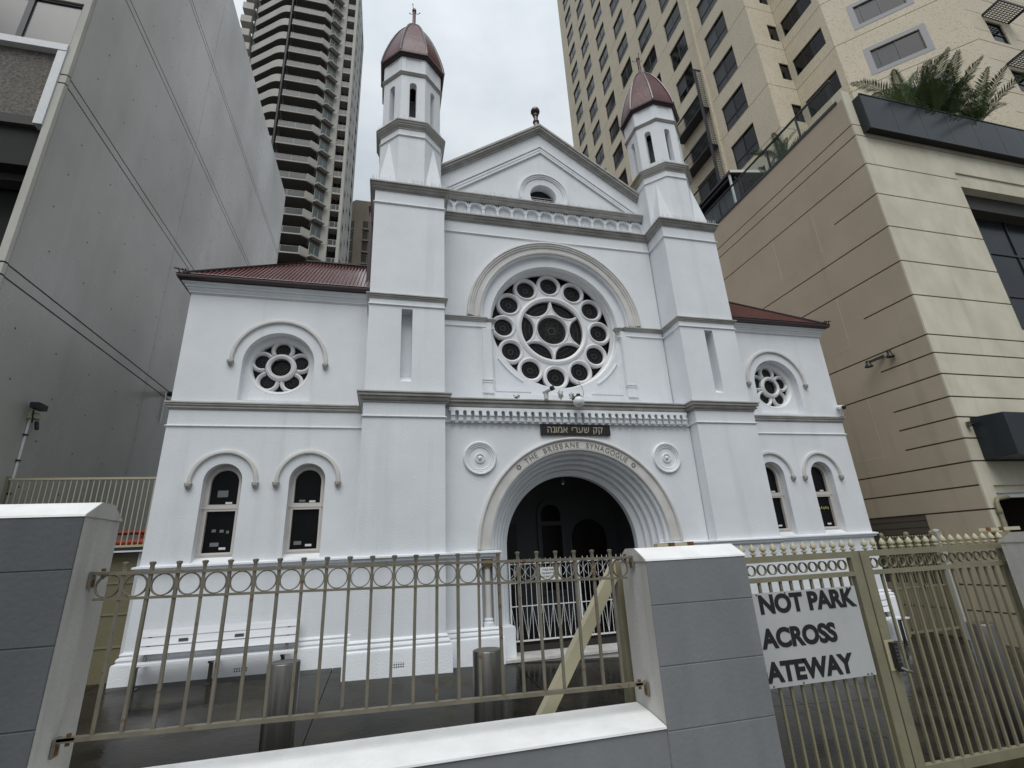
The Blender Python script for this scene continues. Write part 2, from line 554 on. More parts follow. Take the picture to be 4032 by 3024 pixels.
# ================================================================== the synagogue
S = thing('synagogue', 'white painted synagogue with two domed turrets, a gable and a rose window', 'synagogue', (0, 0, .1))
A1, B1, CW = 3.018, 4.690, 8.525            # tower inner and outer edge, outer edge of the wings
YT, YL, YU, YG, YW = 0.0, .31, .84, 1.10, 1.0
ZB = -1.2                                   # walls go down into the ground
TWP = lambda y0=YW, y1=YU, d=0.0: [(-B1 + d, y0), (-B1 + d, YT + d), (-A1 - d, YT + d), (-A1 - d, y1)]
def full_path(yc, yw=YW, d=0.0):
    L = TWP(yw, yc, d)
    return L + [(-x, y) for x, y in reversed(L)]

# --- tower shafts, each with a blind slit
for s in (-1, 1):
    b = MB()
    lo_poly = rect(s * A1, s * B1, ZB, 5.30) if s > 0 else rect(s * B1, s * A1, ZB, 5.30)
    b.slab(lo_poly, [], 0, 1.3)
    x0, x1 = sorted((s * 3.024, s * 4.678))
    sx = s * 3.8556
    b.slab(rect(x0, x1, 5.30, 10.60), [rect(sx - .1205, sx + .1205, 5.666, 7.382)], .026, .33)
    b.box(x0 + .01, x1 - .01, .334, 1.6, 5.25, 10.60)
    # splayed sill at the foot of the slit
    b.add([(sx - .12, .03, 5.668), (sx + .12, .03, 5.668), (sx + .12, .33, 5.86), (sx - .12, .33, 5.86)], [(0, 1, 2, 3)])
    obj('tower_shaft', b, 'white_render', S)

# --- entrance wall (lower centre) with its archway
ZS, RA = 2.215, 2.04
hole = [(-2.27, ZB), (2.27, ZB), (2.27, 2.03), (RA, 2.03)] + [(RA * cos(pi * i / 40), ZS + RA * sin(pi * i / 40)) for i in range(41)] + [(-RA, 2.03), (-2.27, 2.03)]
b = MB()
outer = [(-3.0, ZB + .01), (3.0, ZB + .01), (3.0, 5.34), (-3.0, 5.34)]
h2 = [(-2.27, ZB + .011)] if False else hole
# the opening reaches the ground, so the wall is two piers and a head in one outline
out2 = [(-3.0, ZB), (-2.27, ZB), (-2.27, 2.03), (-RA, 2.03)] + [(-RA * cos(pi * i / 40), ZS + RA * sin(pi * i / 40)) for i in range(41)] + \
       [(RA, 2.03), (2.27, 2.03), (2.27, ZB), (3.0, ZB), (3.0, 5.34), (-3.0, 5.34)]
b.slab(out2, [], YL, .75)
for s in (-1, 1):
    x0, x1 = sorted((s * 2.29, s * 1.90))
    b.box(x0, x1, .56, 1.12, ZB, 2.04)
obj('entrance_wall', b, 'white_render', S)

# --- recessed arch orders and jambs
def arch_strip(prof, zs, zb, n=44, x_off=0):
    mb = MB()
    k = len(prof)
    cols = [[(-r, y, zb) for r, y in prof]]
    for i in range(n + 1):
        a = pi - pi * i / n
        cols.append([(r * cos(a), y, zs + r * sin(a)) for r, y in prof])
    cols.append([(r, y, zb) for r, y in prof])
    vs = [p for c in cols for p in c]
    fs = [(i * k + j, (i + 1) * k + j, (i + 1) * k + j + 1, i * k + j + 1) for i in range(len(cols) - 1) for j in range(k - 1)]
    return mb.add(vs, fs)
prof = [(RA, YL + .002), (RA - .01, YL + .04)]
r, y = RA - .01, YL + .04
for q in range(4):
    R_ = .050 if q % 2 == 0 else .042
    prof += [(r, y + .015), (r - .012, y + .015)]
    r -= .012
    y += .015
    for i in range(7):                       # a roll moulding
        a = pi * .5 * i / 6
        prof.append((r - R_ * sin(a) * 1.1, y + R_ * (1 - cos(a)) * 1.6))
    r -= R_ * 1.1
    y += R_ * 1.6
    prof += [(r + .014, y + .02), (r + .014, y + .05), (r - .03, y + .05)]
    r -= .03
    y += .05
prof += [(1.572, max(y, .98)), (1.572, 1.14)]
obj('arch_moulding', arch_strip(prof, ZS, ZB), 'white_render', S, 40)
# stone archivolt with the inscription
b = MB()
b.ring(0, ZS, [(2.045, YL + .05), (2.045, YL - .022), (2.085, YL - .030), (2.085, YL - .018), (2.27, YL - .018), (2.275, YL - .05), (2.30, YL - .064), (2.335, YL - .05), (2.345, YL + .03)], 64, 0, pi)
obj('archivolt', b, 'stone_band', S, 35)
lb = MB()
def arc_text(mb, s, a_from, a_to, radius, size, cx, cz, y, xs=.92):
    """letters spread evenly along an arc from angle a_from to a_to (degrees)"""
    gl_ = []
    for ch in s:
        vs, fs = text_mesh(ch, size, .006, .0016, xs)
        u0, u1 = min(v[0] for v in vs), max(v[0] for v in vs)
        gl_.append((vs, fs, (u0 + u1) / 2, u1 - u0))
    span = radians(a_from - a_to) * radius
    gap = (span - sum(g[3] for g in gl_)) / max(1, len(gl_) - 1)
    t = 0
    for vs, fs, mid, w in gl_:
        th = radians(a_from) - (t + w / 2) / radius
        mb.add([(cx + (radius + vz) * cos(th) + (vx - mid) * sin(th), y + vy, cz + (radius + vz) * sin(th) - (vx - mid) * cos(th)) for vx, vy, vz in vs], fs)
        t += w + gap
for wd_, a_, b_ in (('THE', 125.0, 116.4), ('BRISBANE', 111.8, 88.6), ('SYNAGOGUE', 84.0, 56.0)):
    lb = MB()
    arc_text(lb, wd_, a_, b_, 2.10, .172, 0, ZS, YL - .022)
    obj('inscription', lb, 'inscription', S)
for th in (130.0, 51.4):                     # six-pointed stars
    lb = MB()
    a = radians(th)
    cx, cz = 2.165 * cos(a), ZS + 2.165 * sin(a)
    for ph in (0, 60):
        P = [(cx + .062 * cos(radians(th + ph + 120 * k)), cz + .062 * sin(radians(th + ph + 120 * k))) for k in range(3)]
        for k in range(3):
            lb.bar((P[k][0], YL - .022, P[k][1]), (P[(k + 1) % 3][0], YL - .022, P[(k + 1) % 3][1]), .006, .012, (0, 1, 0))
    obj('star', lb, 'inscription', S)

# --- nook colonnettes
for s in (-1, 1):
    cx, cy = s * 2.125, .43
    c = MB().lathe([(.068, .93), (.064, 1.5), (.060, 1.86)], (cx, cy, 0), 16)
    shaft = obj('colonnette', c, 'stone_band', S, 40)
    obj('column_base', MB().lathe([(0, .80), (.115, .80), (.118, .83), (.112, .86), (.085, .87), (.082, .885), (.095, .90), (.09, .925), (.066, .935)], (cx, cy, 0), 16).box(cx - .115, cx + .115, cy - .115, cy + .115, .60, .80), 'white_render', shaft, 40)
    cp = MB().lathe([(.062, 1.85), (.085, 1.865), (.07, 1.88), (.075, 1.92), (.10, 1.98), (.12, 2.0), (.12, 2.03), (.0, 2.03)], (cx, cy, 0), 12)
    for k in range(8):                       # leaves of the capital
        a = 2 * pi * k / 8
        cp.tube([(cx + .07 * cos(a), cy + .07 * sin(a), 1.89), (cx + .10 * cos(a), cy + .10 * sin(a), 1.94), (cx + .125 * cos(a), cy + .125 * sin(a), 1.95)], .018, 5, .012)
    obj('capital', cp, 'gilt_dark' if s < 0 else 'stone_band', shaft, 40)

# --- impost string and sill course
IMP = [(0, 2.19), (.085, 2.175), (.09, 2.145), (.06, 2.125), (.05, 2.085), (.02, 2.06), (0, 2.05)]
for s in (-1, 1):
    P = [(-B1, YW), (-B1, YT), (-A1, YT), (-A1, YL), (-1.95, YL), (-1.95, .55)]
    b = MB().sweep(P, IMP)
    b.sweep([(-CW, 7.0), (-CW, YW), (-B1 - .001, YW)], [(0, 2.215), (.09, 2.19), (.095, 2.16), (.06, 2.14), (.05, 2.105), (0, 2.095)])
    if s > 0:
        b.mirror_x()
    obj('sill_course', b, 'white_render', S, 30)

# --- plinth
PL = [(0, .79), (.03, .775), (.045, .75), (.03, .72), (.06, .705), (.075, .67), (.06, .635), (.105, .615), (.115, .585), (.105, ZB)]
for s in (-1, 1):
    P = [(-CW, 7.0), (-CW, YW), (-B1, YW), (-B1, YT), (-A1, YT), (-A1, YL), (-1.98, YL), (-1.98, .50)]
    b = MB().sweep(P, PL)
    b.box(-1.99, -1.575, .50, .99, ZB, .73)
    if s > 0:
        b.mirror_x()
    obj('plinth', b, 'white_render', S, 30)
    for (vx, vy, vz) in ((s * 6.59, YW - .105, .41), (s * 3.87, YT - .105, .395)):   # pierced terracotta vents
        if s > 0:
            vz -= .42
        v = MB().box(vx - .125, vx + .125, vy - .006, vy + .03, vz - .085, vz + .085)
        vent = obj('vent_brick', v, 'stone_band', S)
        h = MB()
        for i in range(6):
            for j in range(4):
                h.box(vx - .108 + .0385 * i, vx - .108 + .0385 * i + .022, vy - .009, vy - .002, vz - .07 + .038 * j, vz - .07 + .038 * j + .024)
        obj('vent_hole', h, 'dark_void', vent)

# --- main cornice over the entrance, with its string and corbel table
CO1 = [(0, 5.425), (.13, 5.40), (.132, 5.372), (.098, 5.37), (.098, 5.345), (.115, 5.335), (.108, 5.305), (.062, 5.302), (.062, 5.27), (.085, 5.255), (.05, 5.225), (.018, 5.222), (.026, 5.19), (0, 5.17)]
obj('main_cornice', MB().sweep(full_path(YL), CO1), 'cornice_paint', S, 25)
b = MB()
for s in (-1, 1):
    P = [(s * B1, YW), (s * B1, YT), (s * A1, YT), (s * A1, YL - .01)]
    st = MB().sweep([(-abs(x), y) for x, y in P], [(0, 4.905), (.028, 4.895), (.032, 4.88), (.018, 4.862), (0, 4.85)])
    if s > 0:
        st.mirror_x()
    obj('tower_string', st, 'white_render', S, 30)
PT = .1713
c = MB()
ho = .041
pl = [(-PT / 2, 5.172), (-PT / 2, 5.105)] + [(-PT / 2 + ho * sin(pi / 2 * i / 4), 5.070 + ho * cos(pi / 2 * i / 4)) for i in range(1, 5)] + [(-PT / 2 + ho, 4.90)]
pl = pl + [(-u, v) for u, v in reversed(pl)]
c.slab(pl, [], YL - .122, YL + .01)
c.box(-PT / 2 + ho - .004, PT / 2 - ho + .004, YL - .15, YL - .11, 4.985, 5.02)
c.lathe([(0, -.055), (.026, -.055), (.026, .055), (0, .055)], (0, 0, 0), 8)
o = len(c.v) - 32
for i in range(o, len(c.v)):                 # turn the little roll onto its side under the corbel
    x, y, z = c.v[i]
    c.v[i] = (z, YL - .095 + x, 4.885 + y)
cme = c.mesh('corbel', 'white_render', 30)
for k in range(34):
    link('corbel', cme, S, (-2.911 + PT * (k + .5), 0, 0))
obj('corbel_table', MB().box(-A1, A1, YL - .05, YL + .002, 4.85, 4.875), 'white_render', S)

# --- medallions either side of the arch
for s in (-1, 1):
    mx, mz = s * 2.243, 4.075
    b = MB().lathe([(.365, .02), (.365, -.03), (.345, -.055), (.315, -.05), (.300, -.03), (.280, -.035), (.265, -.012), (.245, -.022), (.23, 0), (.205, .008), (.115, .008), (.105, -.028), (.085, -.03), (.075, .005), (.05, .01)], (mx, YL, mz), 40, 'Y')
    b.lathe([(.052, .005), (.05, -.03), (.03, -.055), (0, -.062)], (mx, YL, mz), 20, 'Y')
    obj('medallion', b, 'white_render', S, 40)

# --- upper centre wall with the rose recess
RC = 7.715
b = MB()
rec = [(-1.765, 5.735), (1.765, 5.735), (1.765, 7.60), (2.0, 7.60)] + [(2.0 * cos(pi * i / 40), 7.76 + 2.0 * sin(pi * i / 40)) for i in range(41)] + [(-2.0, 7.60), (-1.765, 7.60)]
b.slab(rect(-3.01, 3.01, 5.20, 10.70), [rec], YU, 1.02)
obj('upper_wall', b, 'white_render', S)
b = MB().slab([(-1.99, 5.70), (1.99, 5.70), (1.99, 9.85), (-1.99, 9.85)], [circle_poly(0, RC, 1.755, 64)], .955, 1.06)
for s in (-1, 1):                            # moulded frame of the corner spandrels
    q = [(-1.69, 5.83), (-.80, 5.83), (-.92, 5.93), (-1.62, 5.93)]
    b.slab([(s * u, v) for u, v in q], [], .935, .956)
    q = [(-1.69, 5.83), (-1.62, 5.93), (-1.62, 6.62), (-1.69, 6.76)]
    b.slab([(s * u, v) for u, v in q], [], .935, .956)
    a0, a1 = (radians(213), radians(238)) if s < 0 else (radians(302), radians(327))
    b.ring(0, RC, [(1.86, .957), (1.86, .93), (1.90, .92), (1.93, .957)], 14, a0, a1)
obj('rose_panel', b, 'white_render', S, 30)
# label arch over the rose
b = MB().ring(0, 7.755, [(2.035, YU + .02), (2.035, YU - .03), (2.07, YU - .045), (2.09, YU - .02), (2.20, YU - .02), (2.22, YU - .05), (2.26, YU - .05), (2.27, YU - .075), (2.31, YU - .075), (2.325, YU - .10), (2.365, YU - .09), (2.385, YU + .02)], 72, 0, pi)
obj('rose_hood', b, 'stone_band', S, 30)
# pilasters and imposts of the rose
CO2 = [(0, 7.735), (.07, 7.715), (.075, 7.69), (.05, 7.672), (.055, 7.655), (.03, 7.635), (.022, 7.61), (0, 7.60)]
CS2 = [(0, 7.485), (.028, 7.475), (.030, 7.455), (.012, 7.44), (0, 7.43)]
b, b2 = MB(), MB()
for s in (-1, 1):
    t = MB().sweep([(-B1 + .012, YW), (-B1 + .012, .026), (-3.024, .026), (-3.024, YU), (-1.935, YU), (-1.935, .95)], CO2)
    t.sweep([(-1.934, YU + .06), (-1.70, YU + .06), (-1.70, 1.0)], CO2)
    t2 = MB().sweep([(-B1 + .012, YW), (-B1 + .012, .026), (-3.024, .026), (-3.024, YU), (-1.935, YU), (-1.935, .95)], CS2)
    t2.sweep([(-1.934, YU + .06), (-1.70, YU + .06), (-1.70, 1.0)], CS2)
    t2.box(-2.005, -1.775, YU - .022, YU + .05, 5.74, 7.43)
    t2.box(-2.03, -1.76, YU - .045, YU + .05, 6.055, 6.095)
    t2.box(-2.02, -1.765, YU - .035, YU + .05, 6.0, 6.03)
    t2.box(-2.03, -1.75, YU - .035, YU + .05, 5.735, 5.78)
    if s > 0:
        t.mirror_x()
        t2.mirror_x()
    obj('impost_cornice', t, 'cornice_paint', S, 25)
    obj('rose_pilaster', t2, 'white_render', S, 30)

# --- rose window
YR = 1.25
rose = MB()
rose.ring(0, RC, [(1.76, .97), (1.76, 1.30), (1.66, 1.30), (1.66, 1.235), (1.70, 1.18), (1.70, 1.12), (1.735, 1.10), (1.735, 1.0), (1.75, .97)], 80)
def trac(mb, cx, cz, ri, ro, y, n=28, a0=0, a1=2 * pi, d=.16):
    mb.ring(cx, cz, [(ri, y + d), (ri, y + .045), ((ri + ro) / 2 - .006, y), ((ri + ro) / 2 + .006, y), (ro, y + .045), (ro, y + d)], n, a0, a1)
for k in range(12):
    a = 2 * pi * k / 12
    trac(rose, 1.345 * cos(a), RC + 1.345 * sin(a), .248, .352, YR - .02 + .003 * (k % 2))
trac(rose, 0, RC, .86, 1.005, YR - .045, 64)
rose.ring(0, RC, [(.86, YR + .13), (.86, YR + .02), (.90, YR - .02), (.93, YR + .13)], 64)
trac(rose, 0, RC, .405, .485, YR - .01, 40)
for k in range(6):
    a = radians(60 * k + 60)
    d_, rho = .944, .480
    h = radians(118)
    # arc of the six-pointed star, on the side that faces the centre
    trac(rose, d_ * cos(a), RC + d_ * sin(a), rho - .05, rho + .035, YR + .002 * (k % 2), 22, a + pi - radians(63), a + pi + radians(63))
for k in range(12):                          # solid fillets between the roundels and the inner ring
    a = 2 * pi * (k + .5) / 12
    q = [(r_ * cos(a + d_), RC + r_ * sin(a + d_)) for r_, d_ in ((.98, -.19), (.98, .19), (1.13, .09), (1.27, 0), (1.13, -.09))]
    rose.slab(q, [], YR + .015, YR + .10)
for k in range(6):                           # and in the points of the star
    a = radians(60 * k + 30)
    q = [(r_ * cos(a + d_), RC + r_ * sin(a + d_)) for r_, d_ in ((.46, -.25), (.46, .25), (.62, .10), (.85, .02), (.85, -.02), (.62, -.10))]
    rose.slab(q, [], YR + .02, YR + .10)
rw = obj('rose_window', rose, 'white_gloss', S, 40)
def star_lead(mb, cx, cz, r, y, n=7, sk=2):
    for k in range(n):
        a, c_ = 2 * pi * k / n + .2, 2 * pi * (k + sk) / n + .2
        mb.bar((cx + r * cos(a), y, cz + r * sin(a)), (cx + r * cos(c_), y, cz + r * sin(c_)), .008, .014, (0, 1, 0))
    mb.ring(cx, cz, [(r * .22, y), (r * .22, y - .008), (r * .30, y - .008), (r * .30, y)], 12)
    mb.ring(cx, cz, [(r * .92, y), (r * .92, y - .008), (r * .97, y - .008), (r * .97, y)], 20)
for k in range(12):
    a = 2 * pi * k / 12
    cx, cz = 1.345 * cos(a), RC + 1.345 * sin(a)
    p = obj('pane', MB().slab(circle_poly(cx, cz, .285, 24), [], YR + .10, YR + .112), 'glass_stained', rw)
ld = MB()
for k in range(12):
    a = 2 * pi * k / 12
    star_lead(ld, 1.345 * cos(a), RC + 1.345 * sin(a), .262, YR + .098)
star_lead(ld, 0, RC, .39, YR + .098, 8, 3)
for k in range(6):
    a = radians(60 * k + 60)
    for rr in (.62, .74):
        ld.ring(0, RC, [(rr, YR + .098), (rr, YR + .09), (rr + .012, YR + .09), (rr + .012, YR + .098)], 8, a - .32, a + .32)
obj('leading', ld, 'lead', rw)
obj('pane', MB().slab(circle_poly(0, RC, .42, 32), [], YR + .10, YR + .112), 'glass_stained', rw)
for k in range(6):
    a = radians(60 * k + 60)
    q = [(.875 * cos(a - radians(29) + radians(58) * i / 12), RC + .875 * sin(a - radians(29) + radians(58) * i / 12)) for i in range(13)]
    q += [(.944 * cos(a) + .45 * cos(a + pi + radians(63) - radians(126) * i / 14) * -1 * -1, RC + .944 * sin(a) + .45 * sin(a + pi + radians(63) - radians(126) * i / 14)) for i in range(15)][::-1][::-1]
    # outline: outer arc then the inner concave arc back
    inner = [(.944 * cos(a) + .45 * cos(t), RC + .944 * sin(a) + .45 * sin(t)) for t in [a + pi - radians(62) + radians(124) * i / 14 for i in range(15)]]
    q = q[:13] + inner
    obj('pane', MB().slab(q, [], YR + .10, YR + .112), 'glass_stained', rw)
obj('backing', MB().slab(circle_poly(0, RC, 1.70, 48), [], YR + .125, YR + .14), 'glass_dark', rw)

# --- upper cornices
CO3 = [(0, 10.765), (.13, 10.748), (.132, 10.71), (.095, 10.708), (.09, 10.68), (.105, 10.67), (.075, 10.635), (.055, 10.632), (.055, 10.605), (.075, 10.595), (.04, 10.565), (.018, 10.562), (.026, 10.54), (0, 10.525)]
def path3(yc):
    L = [(-B1 + .012, 1.9), (-B1 + .012, .026), (-3.024, .026), (-3.024, yc)]
    return L + [(-x, y) for x, y in reversed(L)]
obj('tower_cornice', MB().sweep(path3(YU), CO3), 'cornice_paint', S, 25)
obj('frieze_string', MB().sweep(path3(YU), [(0, 10.215), (.03, 10.205), (.034, 10.185), (.018, 10.165), (0, 10.155)]), 'white_render', S, 30)
b = MB()
for s in (-1, 1):                            # tops of the towers
    x0, x1 = sorted((s * 3.03, s * 4.67))
    b.box(x0, x1, .04, 1.9, 10.6, 10.755)
b.box(-3.03, 3.03, .85, 1.6, 10.6, 10.75)
obj('tower_deck', b, 'white_render', S)

# --- gable
SL = .70
b = MB().slab([(-3.3, 10.5), (3.3, 10.5), (3.3, 14.32 - SL * 3.3), (0, 14.32), (-3.3, 14.32 - SL * 3.3)], [circle_poly(0, 11.97, .40, 32)], YG, 1.45)
obj('gable_wall', b, 'white_render', S)
def chevron(mb, zo, zi, y0, y1, zb=None, xe=3.14):
    """V-shaped band parallel to the rake"""
    if zb is not None:
        xo, xi = (zo - zb) / SL, (zi - zb) / SL
        mb.slab([(-xo, zb), (0, zo), (xo, zb), (xi, zb), (0, zi), (-xi, zb)], [], y0, y1)
    else:
        mb.slab([(-xe, zo - SL * xe), (0, zo), (xe, zo - SL * xe), (xe, zi - SL * xe), (0, zi), (-xe, zi - SL * xe)], [], y0, y1)
b = MB()
chevron(b, 14.54, 14.47, .90, 1.46)
chevron(b, 14.471, 14.40, .935, 1.455)
chevron(b, 14.401, 14.355, .985, 1.452)
chevron(b, 14.356, 14.30, 1.03, 1.451)
obj('raking_cornice', b, 'cornice_paint', S, 20)
b = MB()
for zo, zi, yy in ((13.83, 13.765, 1.045), (13.72, 13.665, 1.06), (13.61, 13.55, 1.045)):
    chevron(b, zo, zi, yy, YG + .002, 11.45)
obj('gable_moulding', b, 'white_render', S)
b = MB().ring(0, 11.97, [(.615, YG + .002), (.62, YG - .03), (.66, YG - .03), (.665, YG - .05), (.71, YG - .055), (.72, YG - .08), (.755, YG - .075), (.765, YG + .002)], 40, radians(-30), radians(210))
obj('lunette_hood', b, 'white_render', S, 30)
lv = obj('louvre', MB().slab(circle_poly(0, 11.97, .41, 24), [], 1.38, 1.40), 'dark_void', S)
for k in range(7):
    z = 11.62 + .075 * k
    w = sqrt(max(.01, .40 ** 2 - (z - 11.97) ** 2)) - .01
    obj('louvre_blade', MB().add([(-w, 1.30, z), (w, 1.30, z), (w, 1.36, z + .035), (-w, 1.36, z + .035), (-w, 1.305, z - .008), (w, 1.305, z - .008), (w, 1.365, z + .027), (-w, 1.365, z + .027)],
                                 [(0, 1, 2, 3), (7, 6, 5, 4), (0, 4, 5, 1), (2, 6, 7, 3), (1, 5, 6, 2), (0, 3, 7, 4)]), 'white_gloss', lv)
# blind arcade below the gable and the cornice over it
P4 = .4066
c = MB()
ar = [(.165 * cos(pi * i / 14), 11.165 + .165 * sin(pi * i / 14)) for i in range(15)]
c.slab([(-P4 / 2, 10.74), (-.165, 10.74), (-.165, 11.165)] + ar[::-1][1:] + [(.165, 10.74), (P4 / 2, 10.74), (P4 / 2, 11.40), (-P4 / 2, 11.40)],
       [[(P4 / 2 - .012 - .0, 11.385), (P4 / 2 - .085, 11.385), (P4 / 2 - .012, 11.29)], [(-P4 / 2 + .012, 11.385), (-P4 / 2 + .012, 11.29), (-P4 / 2 + .085, 11.385)]], 1.02, 1.098)
c.ring(0, 11.165, [(.165, 1.025), (.165, 1.006), (.195, 1.006), (.195, 1.025)], 14, 0, pi)
ame = c.mesh('blind_arch', 'white_render', 30)
for k in range(15):
    link('blind_arch', ame, S, (-P4 * 7 + P4 * k, 0, 0))
obj('gable_cornice', MB().sweep([(-3.06, 1.4), (-3.06, .99), (3.06, .99), (3.06, 1.4)], [(0, 11.585), (.125, 11.565), (.13, 11.53), (.10, 11.51), (.09, 11.475), (.06, 11.45), (.055, 11.42), (.07, 11.41), (.03, 11.38), (0, 11.365)]).box(-3.05, 3.05, .995, 1.1, 11.38, 11.57), 'cornice_paint', S, 25)
# finial at the apex
b = MB().lathe([(0, 14.50), (.12, 14.50), (.12, 14.56), (.085, 14.60), (.075, 14.86), (.10, 14.88), (.10, 14.92), (.07, 14.95), (.065, 15.13), (.09, 15.15), (.09, 15.19), (.06, 15.21)] +
                [(.145 * sin(pi * i / 10) if i < 10 else 0, 15.335 - .145 * cos(pi * i / 10)) for i in range(2, 11)], (0, 1.2, 0), 20)
obj('gable_finial', b, 'maroon', S, 40)

# --- turrets
TX, TY = 3.845, .87
def octa(mb, af, z0, z1, cx, cy, cap=True):
    R = af / 2 / cos(pi / 8)
    P = [(cx + R * cos(pi / 8 + pi / 4 * k), cy + R * sin(pi / 8 + pi / 4 * k)) for k in range(8)]
    vs = [(x, y, z0) for x, y in P] + [(x, y, z1) for x, y in P]
    fs = [(k, (k + 1) % 8, (k + 1) % 8 + 8, k + 8) for k in range(8)]
    if cap:
        fs += [tuple(range(7, -1, -1)), tuple(range(8, 16))]
    return mb.add(vs, fs)
def octa_path(af, cx, cy):
    R = af / 2 / cos(pi / 8)
    # clockwise, so that 'right of travel' points outwards... (counter-clockwise seen from below)
    return [(cx + R * cos(pi / 8 + pi / 4 * k), cy + R * sin(pi / 8 + pi / 4 * k)) for k in range(8)]
for s in (-1, 1):
    cx, cy = s * TX, TY
    b = MB()
    octa(b, 1.585, 10.70, 12.80, cx, cy)
    ap = .79
    for ix in (-1, 1):
        for iy in (-1, 1):                   # broaches from square to octagon
            t = ap * math.tan(pi / 8)
            P = [(cx + ix * (ap + .012), cy + iy * (ap + .012), 10.70), (cx + ix * (ap + .003), cy + iy * t, 10.70), (cx + ix * t, cy + iy * (ap + .003), 10.70),
                 (cx + ix * (ap * .7071 + .004), cy + iy * (ap * .7071 + .004), 12.33)]
            b.add(P, [(0, 1, 3), (0, 3, 2), (0, 2, 1), (1, 2, 3)])
    tur = obj('turret', b, 'white_render', S)
    b = MB()
    b.sweep(octa_path(1.585, cx, cy), [(0, 12.42), (.03, 12.41), (.034, 12.39), (.015, 12.37), (0, 12.36)], True)
    obj('turret_string', b, 'white_render', tur, 30)
    b = MB().sweep(octa_path(1.585, cx, cy), [(-.06, 12.88), (.115, 12.85), (.12, 12.81), (.095, 12.79), (.09, 12.755), (.065, 12.735), (.06, 12.705), (.075, 12.695), (.045, 12.665), (.02, 12.64), (.018, 12.61), (0, 12.60)], True)
    obj('turret_cornice', b, 'cornice_paint', tur, 25)
    # lantern stage with a slit in each face
    af2 = 1.535
    w2 = af2 * math.tan(pi / 8)
    b = MB()
    for k in range(8):
        a = pi / 4 * k
        def mp(u, v, d, a=a):
            r = af2 / 2 - d
            return (cx + r * cos(a) - u * sin(a) * (1 - d * .85), cy + r * sin(a) + u * cos(a) * (1 - d * .85), v)
        b.slab(rect(-w2 / 2, w2 / 2, 12.80, 15.25), [arch_poly(0, .093, 13.07, 14.20, 10)], 0, .17, mp)
        t = .20
        b.slab(rect(-w2 / 2, w2 / 2, 14.62, 15.25), [rect(-t, t, 14.76, 15.165)], -.016, .002, mp, back=False)
    octa(b, 1.16, 12.80, 12.95, cx, cy)
    obj('turret_lantern', b, 'white_render', tur)
    b = MB().sweep(octa_path(af2, cx, cy), [(0, 14.655), (.055, 14.635), (.062, 14.61), (.045, 14.59), (.03, 14.555), (.01, 14.54), (0, 14.53)], True)
    obj('lantern_string', b, 'cornice_paint', tur, 25)
    # dome
    b = MB().sweep(octa_path(af2, cx, cy), [(-.1, 15.36), (.105, 15.35), (.125, 15.32), (.12, 15.27), (.085, 15.225), (.07, 15.20), (-.05, 15.20)], True)
    octa(b, 1.4, 15.19, 15.22, cx, cy)
    obj('dome_eave', b, 'maroon', tur, 25)
    DP = [(15.33, .865), (15.55, .835), (15.8, .785), (16.1, .71), (16.4, .625), (16.7, .525), (16.95, .425), (17.15, .325), (17.32, .225), (17.44, .145), (17.52, .085)]
    b = MB()
    for z, r in DP:
        pass
    vs, fs = [], []
    for z, r in DP:
        R = r / cos(pi / 8)
        vs += [(cx + R * cos(pi / 8 + pi / 4 * k), cy + R * sin(pi / 8 + pi / 4 * k), z) for k in range(8)]
    for j in range(len(DP) - 1):
        for k in range(8):
            fs.append((j * 8 + k, j * 8 + (k + 1) % 8, (j + 1) * 8 + (k + 1) % 8, (j + 1) * 8 + k))
    b.add(vs, fs)
    dome = obj('dome', b, 'dome_copper', tur, 28)
    for k in range(8):
        R_ = lambda r: r / cos(pi / 8) + .006
        rib = MB().tube([(cx + R_(r) * cos(pi / 8 + pi / 4 * k), cy + R_(r) * sin(pi / 8 + pi / 4 * k), z) for z, r in DP], .034, 6, .022)
        obj('dome_rib', rib, 'maroon', tur, 40)
    b = MB().lathe([(.0, 17.46), (.13, 17.46), (.11, 17.53), (.075, 17.60), (.055, 17.68), (.05, 17.72), (.05, 18.20), (.064, 18.21), (.064, 18.28), (.04, 18.31), (0, 18.315)], (cx, cy, 0), 14)
    obj('finial_rod', b, 'dome_copper', tur, 40)
    b = MB()
    for a in (.3, 2.4, 4.4):
        b.tube([(cx + .05 * cos(a), cy + .05 * sin(a), 18.16), (cx + .12 * cos(a), cy + .12 * sin(a), 18.19), (cx + .17 * cos(a), cy + .17 * sin(a), 18.26)], .009, 5)
        b.lathe([(0, -.03), (.02, 0), (0, .04)], (cx + .18 * cos(a), cy + .18 * sin(a), 18.28), 6)
    obj('finial_prong', b, 'dark_metal', tur)
# moss-stained inner side of the right-hand turret cornice
b = MB().sweep(octa_path(1.60, TX, TY)[3:5][::-1][::-1], [(.113, 12.85), (.118, 12.812), (.095, 12.79), (.09, 12.755), (.065, 12.735)], False, False)
obj('moss_patch', b, 'moss', S)

